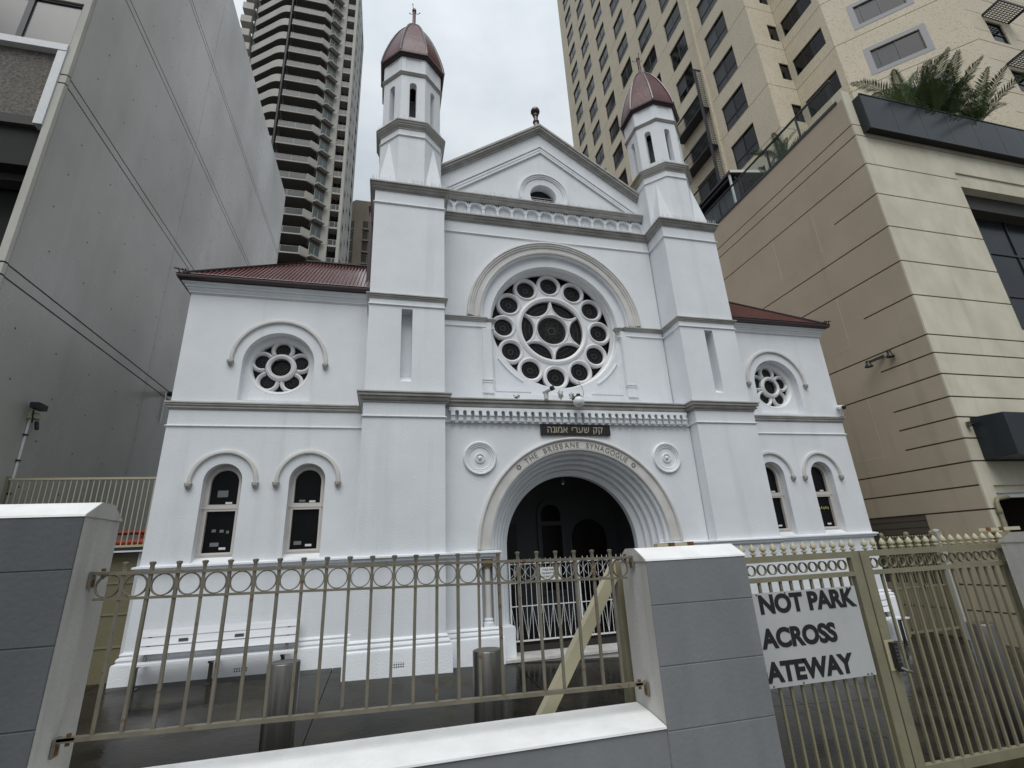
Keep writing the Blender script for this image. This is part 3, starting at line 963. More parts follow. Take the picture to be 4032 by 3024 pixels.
# --- wings
for s in (-1, 1):
    WX = 6.575
    holes = [arch_poly(x, .352, 2.205, 3.755, 20) for x in (-7.352, -5.768)]
    holes.append(arch_poly(-WX, .733, 5.46, 6.335, 28))
    b = MB().slab(rect(-CW, -B1 + .02, ZB, 8.05), holes, YW, 1.30)
    b.box(-CW, -B1 + .02, 1.40, 8.0, ZB, 8.05).box(-CW, -CW + .2, 1.30, 1.40, ZB, 8.05)
    # niche behind the round window
    b.slab(rect(-WX - .74, -WX + .74, 5.40, 7.09), [circle_poly(-WX, 6.33, .655, 40)], 1.195, 1.26)
    b.add([(-WX - .733, YW + .004, 5.462), (-WX + .733, YW + .004, 5.462), (-WX + .733, 1.196, 5.52), (-WX - .733, 1.196, 5.52)], [(0, 1, 2, 3)])
    for x in (-7.352, -5.768):               # splayed sills
        b.add([(x - .352, YW - .02, 2.206), (x + .352, YW - .02, 2.206), (x + .352, 1.22, 2.325), (x - .352, 1.22, 2.325)], [(0, 1, 2, 3)])
    if s > 0:
        b.mirror_x()
    obj('wing_wall', b, 'white_render', S)
    # strings and cornice
    PW = [(-CW, 7.9), (-CW, YW), (-B1 - .001, YW)]
    b = MB().sweep(PW, [(0, 5.41), (.085, 5.385), (.09, 5.355), (.065, 5.34), (.07, 5.315), (.04, 5.295), (.045, 5.26), (.02, 5.235), (0, 5.215)])
    if s > 0:
        b.mirror_x()
    obj('wing_string', b, 'cornice_paint', S, 25)
    b = MB().sweep(PW, [(0, 4.905), (.028, 4.892), (.03, 4.875), (.015, 4.86), (0, 4.85)])
    b.sweep(PW, [(0, 8.15), (.16, 8.14), (.17, 8.11), (.12, 8.08), (.105, 8.035), (.075, 8.02), (.08, 8.0), (.05, 7.96), (.04, 7.935), (.045, 7.925), (.02, 7.905), (0, 7.885)])
    if s > 0:
        b.mirror_x()
    obj('wing_cornice', b, 'white_render', S, 25)
    # gutter and roof
    b = MB().sweep([(-CW, 7.9), (-CW, YW), (-B1 + .03, YW)], [(.10, 8.15), (.20, 8.15), (.245, 8.17), (.26, 8.21), (.255, 8.245), (.275, 8.26), (.27, 8.275), (.22, 8.275), (.2, 8.2), (.1, 8.2)])
    if s > 0:
        b.mirror_x()
    gut = obj('gutter', b, 'maroon', S, 30)
    XE, Y0R, Z0R, DR, SLR = -8.72, .80, 8.25, 2.20, .875     # eave corner, eave line, run to the ridge, pitch
    YRG, ZRG = Y0R + DR, Z0R + SLR * DR
    b = MB()
    pitch = .086
    n = int((-4.55 - XE) / pitch)
    for i in range(n):
        xa = XE + pitch * i
        seg = [(xa, 0), (xa + .030, 0), (xa + .036, .045), (xa + .070, .045), (xa + .076, 0), (xa + pitch, 0)]
        for (u0, h0), (u1, h1) in zip(seg, seg[1:]):
            t0, t1 = min(DR, max(.01, u0 - XE)), min(DR, max(.01, u1 - XE))
            b.add([(u0, Y0R, Z0R + h0), (u1, Y0R, Z0R + h1), (u1, Y0R + t1, Z0R + SLR * t1 + h1), (u0, Y0R + t0, Z0R + SLR * t0 + h0)], [(0, 1, 2, 3)])
    # hipped end and back slope
    b.add([(XE, Y0R, Z0R), (XE + DR, YRG, ZRG), (XE, YRG + DR, Z0R), (-4.55, YRG, ZRG), (-4.55, YRG + DR, Z0R)], [(0, 1, 2), (1, 3, 4, 2)])
    if s > 0:
        b.mirror_x()
    rf = obj('roof', b, 'roof_iron', S)
    b = MB().bar((XE, Y0R, Z0R + .035), (XE + DR, YRG, ZRG + .04), .16, .035)
    b.bar((XE + DR - .05, YRG, ZRG + .045), (-4.6, YRG, ZRG + .045), .18, .035)
    for t in (.06, .14, .2):                 # ragged ornament at the gutter corner
        b.bar((XE - .06 + t, .72, 8.27), (XE - .10 + t, .72, 8.36), .02, .03)
    b.bar((XE - .12, .72, 8.36), (XE + .2, .72, 8.30), .02, .025)
    b.bar((-4.80, 1.55, 8.3), (-4.80, 1.55, 11.0), .12, .10)
    if s > 0:
        b.mirror_x()
    obj('ridge_capping', b, 'maroon', rf)
    # hood moulds with carved bosses
    def hood(cx, cz, r, name='hood_mould'):
        t = MB().ring(cx, cz, [(r - .045, YW + .002), (r - .045, YW - .03), (r - .03, YW - .055), (r, YW - .06), (r + .035, YW - .045), (r + .045, YW + .002)], 40, 0, pi)
        for q in (-1, 1):
            x = cx + q * r
            t.box(x - .042, x + .042, YW - .052, YW + .002, cz - .03, cz)
        if s > 0:
            t.mirror_x()
        h = obj(name, t, 'stone_band', S, 40)
        for q in (-1, 1):
            x = cx + q * r
            c = MB().box(x - .062, x + .062, YW - .075, YW, cz - .058, cz - .03)
            c.lathe([(0, -.07), (.028, -.06), (.048, -.03), (.058, 0), (.05, .025), (0, .03)], (x, YW - .04, cz - .09), 9)
            for k in range(7):
                a = pi + pi * k / 6
                c.lathe([(0, -.018), (.018, 0), (0, .018)], (x + .05 * cos(a), YW - .055 + .022 * sin(a), cz - .07 - .02 * (k % 2)), 6)
            c.lathe([(0, -.02), (.022, 0), (0, .02)], (x, YW - .098, cz - .085), 8)
            if s > 0:
                c.mirror_x()
            obj('boss', c, 'cornice_paint', h, 50)
    hood(-WX + .008, 6.375, .965)
    for x in (-7.345, -5.762):
        hood(x, 3.745, .60)
    # round window
    t = MB()
    ZC, YC = 6.33, 1.245
    t.ring(-WX, ZC, [(.66, 1.19), (.66, 1.37), (.585, 1.37), (.585, 1.26), (.62, 1.215)], 48)
    for k in range(5):
        a = radians(90 + 72 * k)
        trac(t, -WX + .425 * cos(a), ZC + .425 * sin(a), .160, .250, YC + .002 * k, 24, a - radians(128), a + radians(128), .12)
    trac(t, -WX, ZC, .212, .325, YC - .025, 36, d=.14)
    t.ring(-WX, ZC, [(.212, 1.36), (.212, YC), (.235, YC - .02), (.25, 1.36)], 36)
    if s > 0:
        t.mirror_x()
    rwn = obj('round_window', t, 'white_gloss', S, 40)
    for k in range(6):
        a = radians(90 + 72 * k)
        c_ = (-WX, ZC) if k == 5 else (-WX + .425 * cos(a), ZC + .425 * sin(a))
        t = MB().slab(circle_poly(c_[0], c_[1], .23 if k == 5 else .20, 20), [], 1.335 + .001 * k, 1.345 + .001 * k)
        if s > 0:
            t.mirror_x()
        obj('pane', t, 'glass_stained', rwn)
    t = MB()
    for k in range(6):
        a = radians(90 + 72 * k)
        c_ = (-WX, ZC) if k == 5 else (-WX + .40 * cos(a), ZC + .40 * sin(a))
        for j in range(8 if k == 5 else 5):  # petals of the leaded flower
            a2 = 2 * pi * j / (8 if k == 5 else 5) + .3
            r_ = .10 if k == 5 else .075
            t.ring(c_[0] + r_ * cos(a2), c_[1] + r_ * sin(a2), [(.035, 1.334), (.035, 1.328), (.043, 1.328), (.043, 1.334)], 8)
    if s > 0:
        t.mirror_x()
    obj('leading', t, 'lead', rwn)
    t = MB().slab(circle_poly(-WX, ZC, .64, 32), [], 1.352, 1.36)
    if s > 0:
        t.mirror_x()
    obj('backing', t, 'glass_dark', rwn)
    # sash windows
    for wi, x in enumerate((-7.352, -5.768)):
        fr = MB().slab(arch_poly(x, .355, 2.315, 3.755, 24), [arch_poly(x, .256, 3.302, 3.742, 20), rect(x - .258, x + .258, 2.392, 3.182)], 1.185, 1.275)
        fr.slab(arch_poly(x, .30, 2.35, 3.755, 24), [arch_poly(x, .258, 3.31, 3.742, 20), rect(x - .26, x + .26, 2.395, 3.18)], 1.174, 1.186)
        fr.box(x - .355, x + .355, 1.165, 1.186, 3.225, 3.245)
        if s > 0:
            fr.mirror_x()
        w = obj('sash_window', fr, 'sash_paint', S, 30)
        for nm, q in (('pane', arch_poly(x, .27, 3.29, 3.742, 16)), ('pane', rect(x - .27, x + .27, 2.38, 3.19))):
            t = MB().slab(q, [], 1.245, 1.252)
            if s > 0:
                t.mirror_x()
            obj(nm, t, 'glass_dark', w)
        sg = -s
        notes = [(x + .10 * sg, 3.345, .10, .033, 'paper'), (x + .09 * sg, 2.47, .10, .037, 'paper')]
        if s < 0 and wi == 0:
            notes += [(x - .03, 3.53, .16, .11, 'paper_dim'), (x - .1, 2.81, .06, .045, 'paper_dim'), (x + .04, 2.80, .06, .045, 'paper_dim'), (x + .15, 2.78, .04, .045, 'paper_dim'), (x - .06, 2.55, .13, .06, 'paper_dim')]
        if s < 0 and wi == 1:
            notes += [(x - .10, 3.36, .10, .035, 'paper_dim'), (x - .12, 2.52, .12, .06, 'paper_dim')]
        if s > 0 and wi == 0:
            for k in range(6):
                notes.append((x - .17 + .068 * k, 2.88 + .012 * (k % 2), .022, .05, 'poster_yellow'))
        if s > 0 and wi == 1:
            notes += [(x + .02, 2.78, .07, .05, 'poster_yellow')]
        for (nx, nz, hw, hh, nm) in notes:
            t = MB().box(nx - hw * .6, nx + hw * .6, 1.238, 1.2445, nz - hh * .6, nz + hh * .6)
            if s > 0:
                t.mirror_x()
            obj('notice', t, nm, w)

# --- body of the hall behind the front
b = MB().box(-4.66, 4.66, 1.62, 22, ZB, 11.2)
b.add([(-4.9, 1.46, 11.2), (4.9, 1.46, 11.2), (0, 1.46, 14.45), (-4.9, 22, 11.2), (4.9, 22, 11.2), (0, 22, 14.45)], [(0, 1, 2), (5, 4, 3), (0, 2, 5, 3), (1, 4, 5, 2), (0, 3, 4, 1)])
# (the hall keeps clear of the porch)
b2 = MB().box(-4.66, 4.66, 4.3, 22, ZB, 11.2)
b2.box(-4.66, -3.0, 1.35, 4.3, ZB, 11.2)
b2.box(3.0, 4.66, 1.35, 4.3, ZB, 11.2)
b2.box(-3.0, 3.0, 1.62, 4.3, 5.25, 11.2)
obj('hall_wall', b2, 'white_render', S)
b3 = MB().add([(-4.9, 1.47, 11.2), (4.9, 1.47, 11.2), (0, 1.47, 14.42), (-4.9, 22, 11.2), (4.9, 22, 11.2), (0, 22, 14.42)], [(0, 1, 2), (5, 4, 3), (0, 2, 5, 3), (1, 4, 5, 2), (0, 3, 4, 1)])
obj('hall_roof', b3, 'roof_iron', S)

# --- porch
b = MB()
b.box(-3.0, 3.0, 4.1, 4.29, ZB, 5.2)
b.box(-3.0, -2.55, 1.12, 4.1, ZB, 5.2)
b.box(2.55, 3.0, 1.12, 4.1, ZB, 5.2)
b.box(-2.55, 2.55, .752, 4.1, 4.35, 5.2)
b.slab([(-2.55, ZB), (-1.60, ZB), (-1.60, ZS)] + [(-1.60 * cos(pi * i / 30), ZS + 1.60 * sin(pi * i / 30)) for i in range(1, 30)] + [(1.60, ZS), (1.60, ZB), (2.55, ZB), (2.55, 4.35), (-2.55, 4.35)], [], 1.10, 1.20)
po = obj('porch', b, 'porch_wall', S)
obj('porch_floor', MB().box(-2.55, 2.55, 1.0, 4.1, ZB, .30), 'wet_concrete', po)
fr = MB().slab(arch_poly(.50, .42, 1.0, 3.15, 16), [arch_poly(.50, .30, 2.95, 3.12, 14), rect(.20, .80, 1.1, 2.83)], 4.02, 4.12)
pw = obj('porch_window', fr, 'porch_wall', S)
obj('pane', MB().slab(arch_poly(.50, .38, 1.05, 3.13, 14), [], 4.09, 4.098), 'glass_stained', pw)
dr = obj('porch_door', MB().slab(arch_poly(1.65, .52, .3, 2.45, 14), [], 4.03, 4.1), 'porch_wood', S)
obj('door_knob', MB().lathe([(0, -.03), (.03, 0), (0, .03)], (1.3, 4.0, 1.25), 8), 'gold', dr)
dr = obj('porch_door', MB().box(-1.9, -.55, 4.03, 4.1, .3, 2.9), 'porch_wood', S)
obj('door_knob', MB().lathe([(0, -.03), (.03, 0), (0, .03)], (-.7, 4.0, 1.25), 8), 'gold', dr)
# side door with panels, seen at the right of the porch
dr = obj('porch_door', MB().box(2.49, 2.56, 2.2, 3.5, .3, 3.3), 'porch_wall', S)
for z0, z1 in ((.45, 1.3), (1.4, 2.3), (2.4, 3.2)):
    for y0, y1 in ((2.3, 2.8), (2.9, 3.4)):
        obj('door_panel', MB().box(2.47, 2.50, y0, y1, z0, z1), 'porch_wall', dr)
# --- marble threshold and step
obj('step', MB().box(-1.84, 1.84, .22, 1.05, -.6, .155).box(-1.86, 1.86, .19, 1.0, .156, .205), 'marble', S)
obj('threshold', MB().box(-1.57, 1.57, .86, 1.10, .207, .325), 'porch_wood', S)

# --- bird spikes along the ledges (uncountable wires)
b = MB()
def spikes(p0, p1, n, h=.15, lean=(0, -1)):
    for i in range(n):
        t = (i + rnd.random() * .4) / n
        x, y, z = (p0[k] + (p1[k] - p0[k]) * t for k in range(3))
        dx, dy = rnd.uniform(-.035, .035), rnd.uniform(-.05, .05)
        w = .0042
        b.add([(x - w, y, z), (x + w, y, z), (x + dx + w * .6, y + dy, z + h), (x + dx - w * .6, y + dy, z + h), (x, y + w, z), (x + dx, y + dy + w, z + h)], [(0, 1, 2, 3), (1, 4, 5, 2), (4, 0, 3, 5)])
for s in (-1, 1):
    spikes((s * 4.78, -.03, 10.75), (s * 2.95, -.03, 10.75), 75)
    spikes((s * 4.74, .0, 10.75), (s * 4.74, 1.3, 10.75), 40)
    spikes((s * 2.96, .0, 10.75), (s * 2.96, .75, 10.75), 34)
    for k in range(8):
        P = octa_path(1.70, s * TX, TY)
        p, q = P[k], P[(k + 1) % 8]
        spikes((p[0], p[1], 12.865), (q[0], q[1], 12.865), 26, .13)
spikes((-3.0, .93, 11.57), (3.0, .93, 11.57), 230, .12)
spikes((-2.9, .78, 10.76), (2.9, .78, 10.76), 220, .12)
sp = obj('bird_spikes', b, 'spike_plastic', S)
sp['kind'] = 'stuff'
# ================================================================== street fence: masonry
YF = -6.485                                  # line of the railings
F0, F1 = -6.675, -6.28                       # street face and yard face of the masonry
def pier(name, label, x0, x1, zt, mat, zb=-1.0, joints=()):
    """rendered pier with a chamfered coping; street face one colour, returns another"""
    t = thing(name, label, 'pillar', ((x0 + x1) / 2, (F0 + F1) / 2, zb))
    zc = zt - .09
    body = MB().box(x0, x1, F0, F1, zb, zc)
    obj('body', body, 'fence_side', t)
    obj('street_face', MB().box(x0 + .001, x1 - .001, F0 - .003, F0 - .0005, zb + .01, zc), mat, t)
    zs = [zb + .01] + list(joints) + [zc]
    for a, b_ in zip(zs, zs[1:]):            # ashlar courses of the street face
        c = MB()
        g = .0022
        c.add([(x0, F0 - .0035, a + g), (x1, F0 - .0035, a + g), (x1, F0 - .0035, b_ - g), (x0, F0 - .0035, b_ - g),
               (x0 + .003, F0 - .008, a + g + .004), (x1 - .003, F0 - .008, a + g + .004), (x1 - .003, F0 - .008, b_ - g - .003), (x0 + .003, F0 - .008, b_ - g - .003)],
              [(4, 5, 6, 7), (0, 1, 5, 4), (1, 2, 6, 5), (2, 3, 7, 6), (3, 0, 4, 7)])
        obj('course', c, mat, t)
    cop = MB().slab([(F0 - .012, zc), (F1 + .012, zc), (F1 + .008, zc + .012), (F1 - .12, zt), (F0 + .135, zt), (F0 - .008, zc + .012)], [], x0 - .002, x1 + .002, lambda u, v, d: (d, u, v))
    obj('coping', cop, 'coping_white', t)
    e = .0055
    ends = MB()
    for x in (x0 - e, x1 + e):               # the coping's ends are painted like the returns
        ends.slab([(F0 - .0121, zc), (F1 + .0121, zc), (F1 + .0081, zc + .012), (F1 - .1201, zt + .0005), (F0 + .1351, zt + .0005), (F0 - .0081, zc + .012)], [], x - .003, x + .003, lambda u, v, d: (d, u, v))
    obj('coping_end', ends, 'fence_side', t)
    return t
pier('fence_pillar', 'tall dark blue-grey fence pillar with white coping left of the railings', -7.1, -5.805, 2.495, 'fence_paint_dark', joints=(.28, .65, 1.02, 1.385, 1.755, 2.125))
pier('fence_pillar', 'lighter grey fence pillar with white coping between railings and gate', -2.395, -1.585, 2.09, 'fence_paint', joints=(.22, .60, .985, 1.345, 1.715))
pier('fence_pillar', 'grey fence pillar at the far side of the gate, cut by the photo edge', 1.63, 2.45, 2.065, 'fence_paint', joints=(.22, .60, .96, 1.32, 1.69))
def low_wall(label, x0, x1, zf, zbk):
    t = thing('low_wall', label, 'wall', ((x0 + x1) / 2, (F0 + F1) / 2, -1.0))
    obj('body', MB().box(x0, x1, F0 + .006, F1 - .004, -1.0, zf - .012), 'fence_side', t)
    zs = [-.99, -.14, .24, .62, zf - .014]
    for a, b_ in zip(zs, zs[1:]):
        obj('course', MB().box(x0, x1, F0 - .002, F0 + .007, a + .004, b_ - .004), 'fence_paint', t)
    c = MB()
    n = 6
    pts = [(F0 - .012, zf - .012), (F0 - .010, zf)] + [(F0 + .02 + (F1 - F0 - .03) * i / n, zf + .006 + (zbk - zf) * sin(pi / 2 * i / n)) for i in range(n + 1)] + [(F1 + .006, zf - .012)]
    c.slab(pts, [], x0, x1, lambda u, v, d: (d, u, v))
    obj('coping', c, 'coping_white', t, 40)
    return t
low_wall('low wall with rounded white coping below the cream railings', -5.80, -2.40, 1.015, 1.055)
low_wall('low fence wall running on behind the tall left pillar', -11.0, -7.105, 1.15, 1.19)

# ================================================================== railing panel between the pillars
SP, SLP = .13944, -.0207
FX0 = -4.1066 - 11 * SP
zt = lambda x: 2.1148 + SLP * (x + 4.1066) + .003
R = thing('railing', 'cream metal railing with a row of rings, between two fence pillars', 'railing', (-4.1, YF, 1.05))
XL, XR = -5.745, -2.47
def rail(name, dz, h, w, xa, xb, parent=R):
    return obj(name, MB().bar((xa, YF, zt(xa) + dz), (xb, YF, zt(xb) + dz), w, h), 'rail_cream', parent)
rail('top_rail', -.055, .018, .034, XL - .02, XR + .03)
rail('ring_rail', -.192, .014, .028, XL - .02, XR + .01)
rail('bottom_rail', -.866, .022, .040, XL - .05, XR + .03)
bz = zt(0)
pm = MB().bar((0, 0, -.866), (0, 0, -.012), .018, .018)
pm.lathe([(.011, -.03), (.012, -.016), (.0175, -.006), (.0175, .003), (.008, .006), (0, .007)], (0, 0, 0), 10)
pmesh = pm.mesh('baluster', 'rail_cream', 40)
for k in range(23):
    x = FX0 + SP * k
    bl = link('baluster', pmesh, R, (x, YF, zt(x)))
    bl.rotation_euler = (rnd.uniform(-.006, .006), rnd.uniform(-.005, .005), rnd.uniform(-.2, .2))
rr = .062
rm = MB().ring(0, 0, [(rr - .006, -.011), (rr - .006, .011), (rr, .011), (rr, -.011)], 30)
rmesh = rm.mesh('ring', 'rail_cream', 40)
for k in range(-1, 23):
    x = FX0 + SP * (k + .5)
    if XL + .03 < x < XR - .02:
        link('ring', rmesh, R, (x, YF, zt(x) - .1235))
for x in (FX0 - SP * .5, FX0 + SP * 22.5):   # the end rings are cut open
    s = -1 if x < -4 else 1
    a0, a1 = (radians(-150), radians(150)) if s < 0 else (radians(35), radians(325))
    b = MB().ring(x, zt(x) - .1235, [(rr - .006, YF - .011), (rr - .006, YF + .011), (rr, YF + .011), (rr, YF - .011)], 24, a0, a1)
    obj('ring', b, 'rail_cream', R, 40)
for xa, s in ((-5.80, 1), (-2.40, -1)):      # wall brackets
    for dz in (-.055, -.866):
        z = zt(xa) + dz
        b = MB().box(min(xa, xa + s * .09), max(xa, xa + s * .09), YF - .02, YF + .02, z - .004, z + .010).box(min(xa, xa + s * .012), max(xa, xa + s * .012), YF - .028, YF + .028, z - .075, z + .012)
        br = obj('bracket', b, 'rail_cream', R)
        obj('bolt', MB().lathe([(0, 0), (.012, 0), (.012, .014), (0, .016)], (xa + s * .055, YF, z + .012), 6).lathe([(0, -.03), (.011, -.03), (.011, -.004)], (xa + s * .055, YF, z), 6), 'rust', br)
        obj('rust_patch', MB().box(min(xa + s * .0121, xa + s * .014), max(xa + s * .0121, xa + s * .014), YF - .014, YF + .016, z - .066, z - .03), 'rust', br)

# ================================================================== driveway gates
YGT = -6.2
def gate_leaf(label, x0, x1, nf, xf, dxf, hinge):
    t = thing('gate_leaf', label, 'gate', ((x0 + x1) / 2, YGT, .2), 'driveway gates')
    zt_ = 1.972
    zb_ = .335
    fr = .050
    obj('top_rail', MB().box(x0, x1, YGT - .025, YGT + .025, zt_ - .05, zt_), 'gate_cream', t)
    obj('middle_rail', MB().box(x0 + fr, x1 - fr, YGT - .024, YGT + .024, 1.768, 1.805), 'gate_cream', t)
    obj('bottom_rail', MB().box(x0 + fr, x1 - fr, YGT - .0245, YGT + .0245, zb_ - .06, zb_ + .01), 'gate_cream', t)
    for xa in (x0, x1 - .095):
        obj('stile', MB().box(xa, xa + .095, YGT - .026, YGT + .026, zb_ - .10, zt_ - .0505), 'gate_cream', t)
    bm_ = MB().bar((0, 0, zb_ + .005), (0, 0, 1.77), .020, .020).mesh('bar', 'gate_cream')
    fm = MB().lathe([(0, 0), (.013, 0), (.013, .012), (.024, .016), (.024, .026), (.012, .030), (.012, .038), (.026, .048), (.027, .060), (.018, .080), (.006, .098), (0, .104)], (0, 0, 0), 10).mesh('finial', 'cream_bright', 40)
    rg = MB().ring(0, 0, [(.038, -.012), (.038, .012), (.043, .012), (.043, -.012)], 20).mesh('ring', 'gate_cream', 40)
    for i in range(nf):
        x = xf + dxf * i
        if x0 + .02 < x < x1 - .02:
            link('finial', fm, t, (x, YGT, zt_))
        if x0 + .10 < x < x1 - .10:
            link('bar', bm_, t, (x, YGT, 0))
        xr_ = x + dxf / 2
        if x0 + .13 < xr_ < x1 - .13:
            link('ring', rg, t, (xr_, YGT, 1.8635))
    if hinge:
        b = MB().box(hinge[0], hinge[1], YGT + .06, YGT + .12, 2.085, 2.118)
        h = obj('hinge_bracket', b, 'cream_bright', t)
        for x in (hinge[0] + .10, hinge[0] + .28):
            obj('rust_patch', MB().box(x, x + .06, YGT + .055, YGT + .123, 2.086, 2.121), 'rust', h)
    return t
XM = -.035
gl = gate_leaf('left driveway gate leaf behind the no parking sign', -1.90, XM - .008, 18, -1.335 - .1055 * 5, .1055, (-1.98, -1.68))
gr = gate_leaf('right driveway gate leaf with a keypad lock on its stile', XM + .008, 1.83, 18, .075, .1055, (1.62, 2.2))
# keypad lock
lk = MB().box(.012, .058, YGT - .075, YGT - .027, 1.04, 1.235)
lk.lathe([(0, -.012), (.022, -.012), (.022, .012), (0, .012)], (.035, YGT - .06, 1.03), 12)
k = obj('lock', lk, 'black_plastic', gr)
obj('lock_plate', MB().box(-.025, .075, YGT - .0315, YGT - .0265, 1.02, 1.25), 'cream_bright', gr)
b = MB()
for j in range(5):
    for i in range(2):
        b.box(.020 + .018 * i, .032 + .018 * i, YGT - .079, YGT - .074, 1.085 + .027 * j, 1.10 + .027 * j)
obj('key', b, 'steel_top', k)
obj('lock_knob', MB().tube([(.035, YGT - .075, 1.045), (.05, YGT - .11, 1.03), (.085, YGT - .115, 1.02)], .012, 8), 'steel_top', k, 40)
# the sign wired to the left leaf
sg = thing('no_parking_sign', 'white no parking sign with black capitals on the left gate leaf', 'sign', (-.7, YGT - .03, 1.0))
sx0, sx1, sz0, sz1 = -1.50, -.190, 1.012, 1.692
obj('plate', MB().box(sx0, sx1, YGT - .034, YGT - .028, sz0, sz1), 'sign_plate', sg)
for s_, xa, xb_, zb_ in (('DO', -1.455, -1.245, 1.541), ('NOT PARK', -1.188, -.212, 1.541), ('ACROSS', -1.235, -.492, 1.292), ('GATEWAY', -1.382, -.392, 1.055)):
    vs, fs = text_mesh(s_, .188, .002, .0085, 1.0, .98)
    a0, a1 = min(v[0] for v in vs), max(v[0] for v in vs)
    k_ = (xb_ - xa) / (a1 - a0)
    b = MB().add([(xa + (v[0] - a0) * k_, YGT - .036 + v[1], zb_ + v[2]) for v in vs], fs)
    obj('lettering', b, 'sign_black', sg)
b = MB()
for x in (-1.2, -.92, -.28, -.24):
    for z in (sz1 - .012, sz0 + .012):
        b.lathe([(0, -.004), (.006, -.004), (.006, .002)], (x, YGT - .036, z), 6, 'Y')
obj('screw', b, 'dark_metal', sg)
# gate posts and the brace behind the railing
gp = thing('gate_post', 'cream steel gate post with a diagonal brace behind the middle pillar', 'post', (-2.37, -6.15, 0))
obj('post', MB().box(-2.40, -2.31, -6.20, -6.10, gz(-2.3, -6.1) - .3, 2.0), 'gate_cream', gp)
obj('brace', MB().bar((-2.36, -6.15, 1.99), (-3.60, -6.15, .22), .085, .085, (0, 1, 0)), 'cream_bright', gp)
gp2 = thing('gate_post', 'cream steel gate post behind the far right pillar', 'post', (1.9, -6.12, 0))
obj('post', MB().box(1.84, 1.93, -6.17, -6.08, gz(1.9, -6.1) - .3, 2.07), 'gate_cream', gp2)

# ================================================================== bollards
def bollard(x, y, ztop, r, label):
    z0 = gz(x, y) - .05
    t = thing('bollard', label, 'bollard', (x, y, z0), 'stainless steel bollards in the forecourt')
    obj('body', MB().lathe([(r, z0), (r, ztop - .012), (r - .006, ztop - .004), (r - .02, ztop)], (x, y, 0), 40), 'steel', t, 40)
    obj('cap', MB().lathe([(r - .021, ztop - .0005), (r - .035, ztop - .004), (0, ztop - .004)], (x, y, 0), 40), 'steel_top', t, 40)
    return t
bollard(-5.17, -3.62, 1.12, .165, 'steel bollard in front of the left bench')
bollard(-3.03, -4.05, 1.12, .165, 'steel bollard left of the entrance steps, beside the diagonal brace')
tb = bollard(3.16, -4.78, 1.0, .16, 'steel bollard behind the right gate leaf')
obj('padlock_loop', MB().tube([(3.12, -4.85, 1.0), (3.12, -4.85, 1.03), (3.18, -4.85, 1.03), (3.18, -4.85, 1.0)], .006, 6), 'steel_top', tb)

# ================================================================== benches
def bench(x0, x1, zs, label):
    t = thing('bench', label, 'bench', ((x0 + x1) / 2, .6, gz((x0 + x1) / 2, .6)), 'slatted benches against the wings')
    def slat(name, y, z, h, d, tilt=0.0):
        b = MB()
        c_, s_ = cos(tilt), sin(tilt)
        P = [(-d / 2, -h / 2), (d / 2, -h / 2), (d / 2, h / 2), (-d / 2, h / 2)]
        P = [(y + p[0] * c_ - p[1] * s_, z + p[0] * s_ + p[1] * c_) for p in P]
        b.slab(P, [], x0, x1, lambda u, v, dd: (dd, u, v))
        return obj(name, b, 'aluminium', t)
    for i in range(3):
        slat('seat_slat', .455 + .118 * i, zs - .012 - .004 * i, .035, .108, -.04)
    for i in range(3):
        sl = slat('back_slat', .815 + .028 * i, zs + .155 + .135 * i, .118, .03, -.20)
        if i == 1:
            for fx in (.28, .62):
                x = x0 + (x1 - x0) * fx
                obj('plate', MB().box(x - .075, x + .075, .815, .822, zs + .265, zs + .315), 'steel_top', sl)
    for f in (.07, .50, .93):
        x = x0 + (x1 - x0) * f
        g = gz(x, .55)
        b = MB().box(x - .03, x + .03, .50, .55, g, zs - .03).box(x - .03, x + .03, .42, .80, zs - .065, zs - .032)
        b.bar((x, .80, zs - .05), (x, .935, zs + .45), .05, .03).box(x - .05, x + .05, .44, .66, g - .01, g + .012)
        obj('leg', b, 'steel', t)
    return t
bench(-8.30, -5.66, .655, 'long slatted aluminium bench below the left pair of windows')
bench(5.55, 8.24, .20, 'slatted aluminium bench below the right windows, seen through the gate')

# ================================================================== plaque over the arch
pq = thing('plaque', 'black plaque with gilt Hebrew lettering above the entrance arch', 'plaque', (0, YL - .05, 4.6))
obj('board', MB().box(-.845, .845, YL - .05, YL - .005, 4.592, 4.832), 'plaque_black', pq)
obj('frame', MB().slab(rect(-.848, .848, 4.589, 4.835), [rect(-.825, .825, 4.612, 4.812)], YL - .058, YL - .049), 'plaque_black', pq)
b = MB()
xk = -.66
for ch in '\u05d4\u05e0\u05d5\u05de\u05d0 \u05d9\u05e8\u05e2\u05e9 \u05e7\u05e7':       # left to right as it is seen
    if ch == ' ':
        xk += .085
        continue
    vs, fs = text_mesh(ch, .225, .004, .0015, .95)
    a0, a1 = min(v[0] for v in vs), max(v[0] for v in vs)
    b.add([(xk + v[0] - a0, YL - .052 + v[1], 4.648 + v[2]) for v in vs], fs)
    xk += a1 - a0 + .022
w_ = xk + .66
for i, v in enumerate(b.v):                  # fit the line to the board
    b.v[i] = (-.685 + (v[0] + .66) * 1.37 / w_, v[1], v[2])
obj('lettering', b, 'gold', pq)

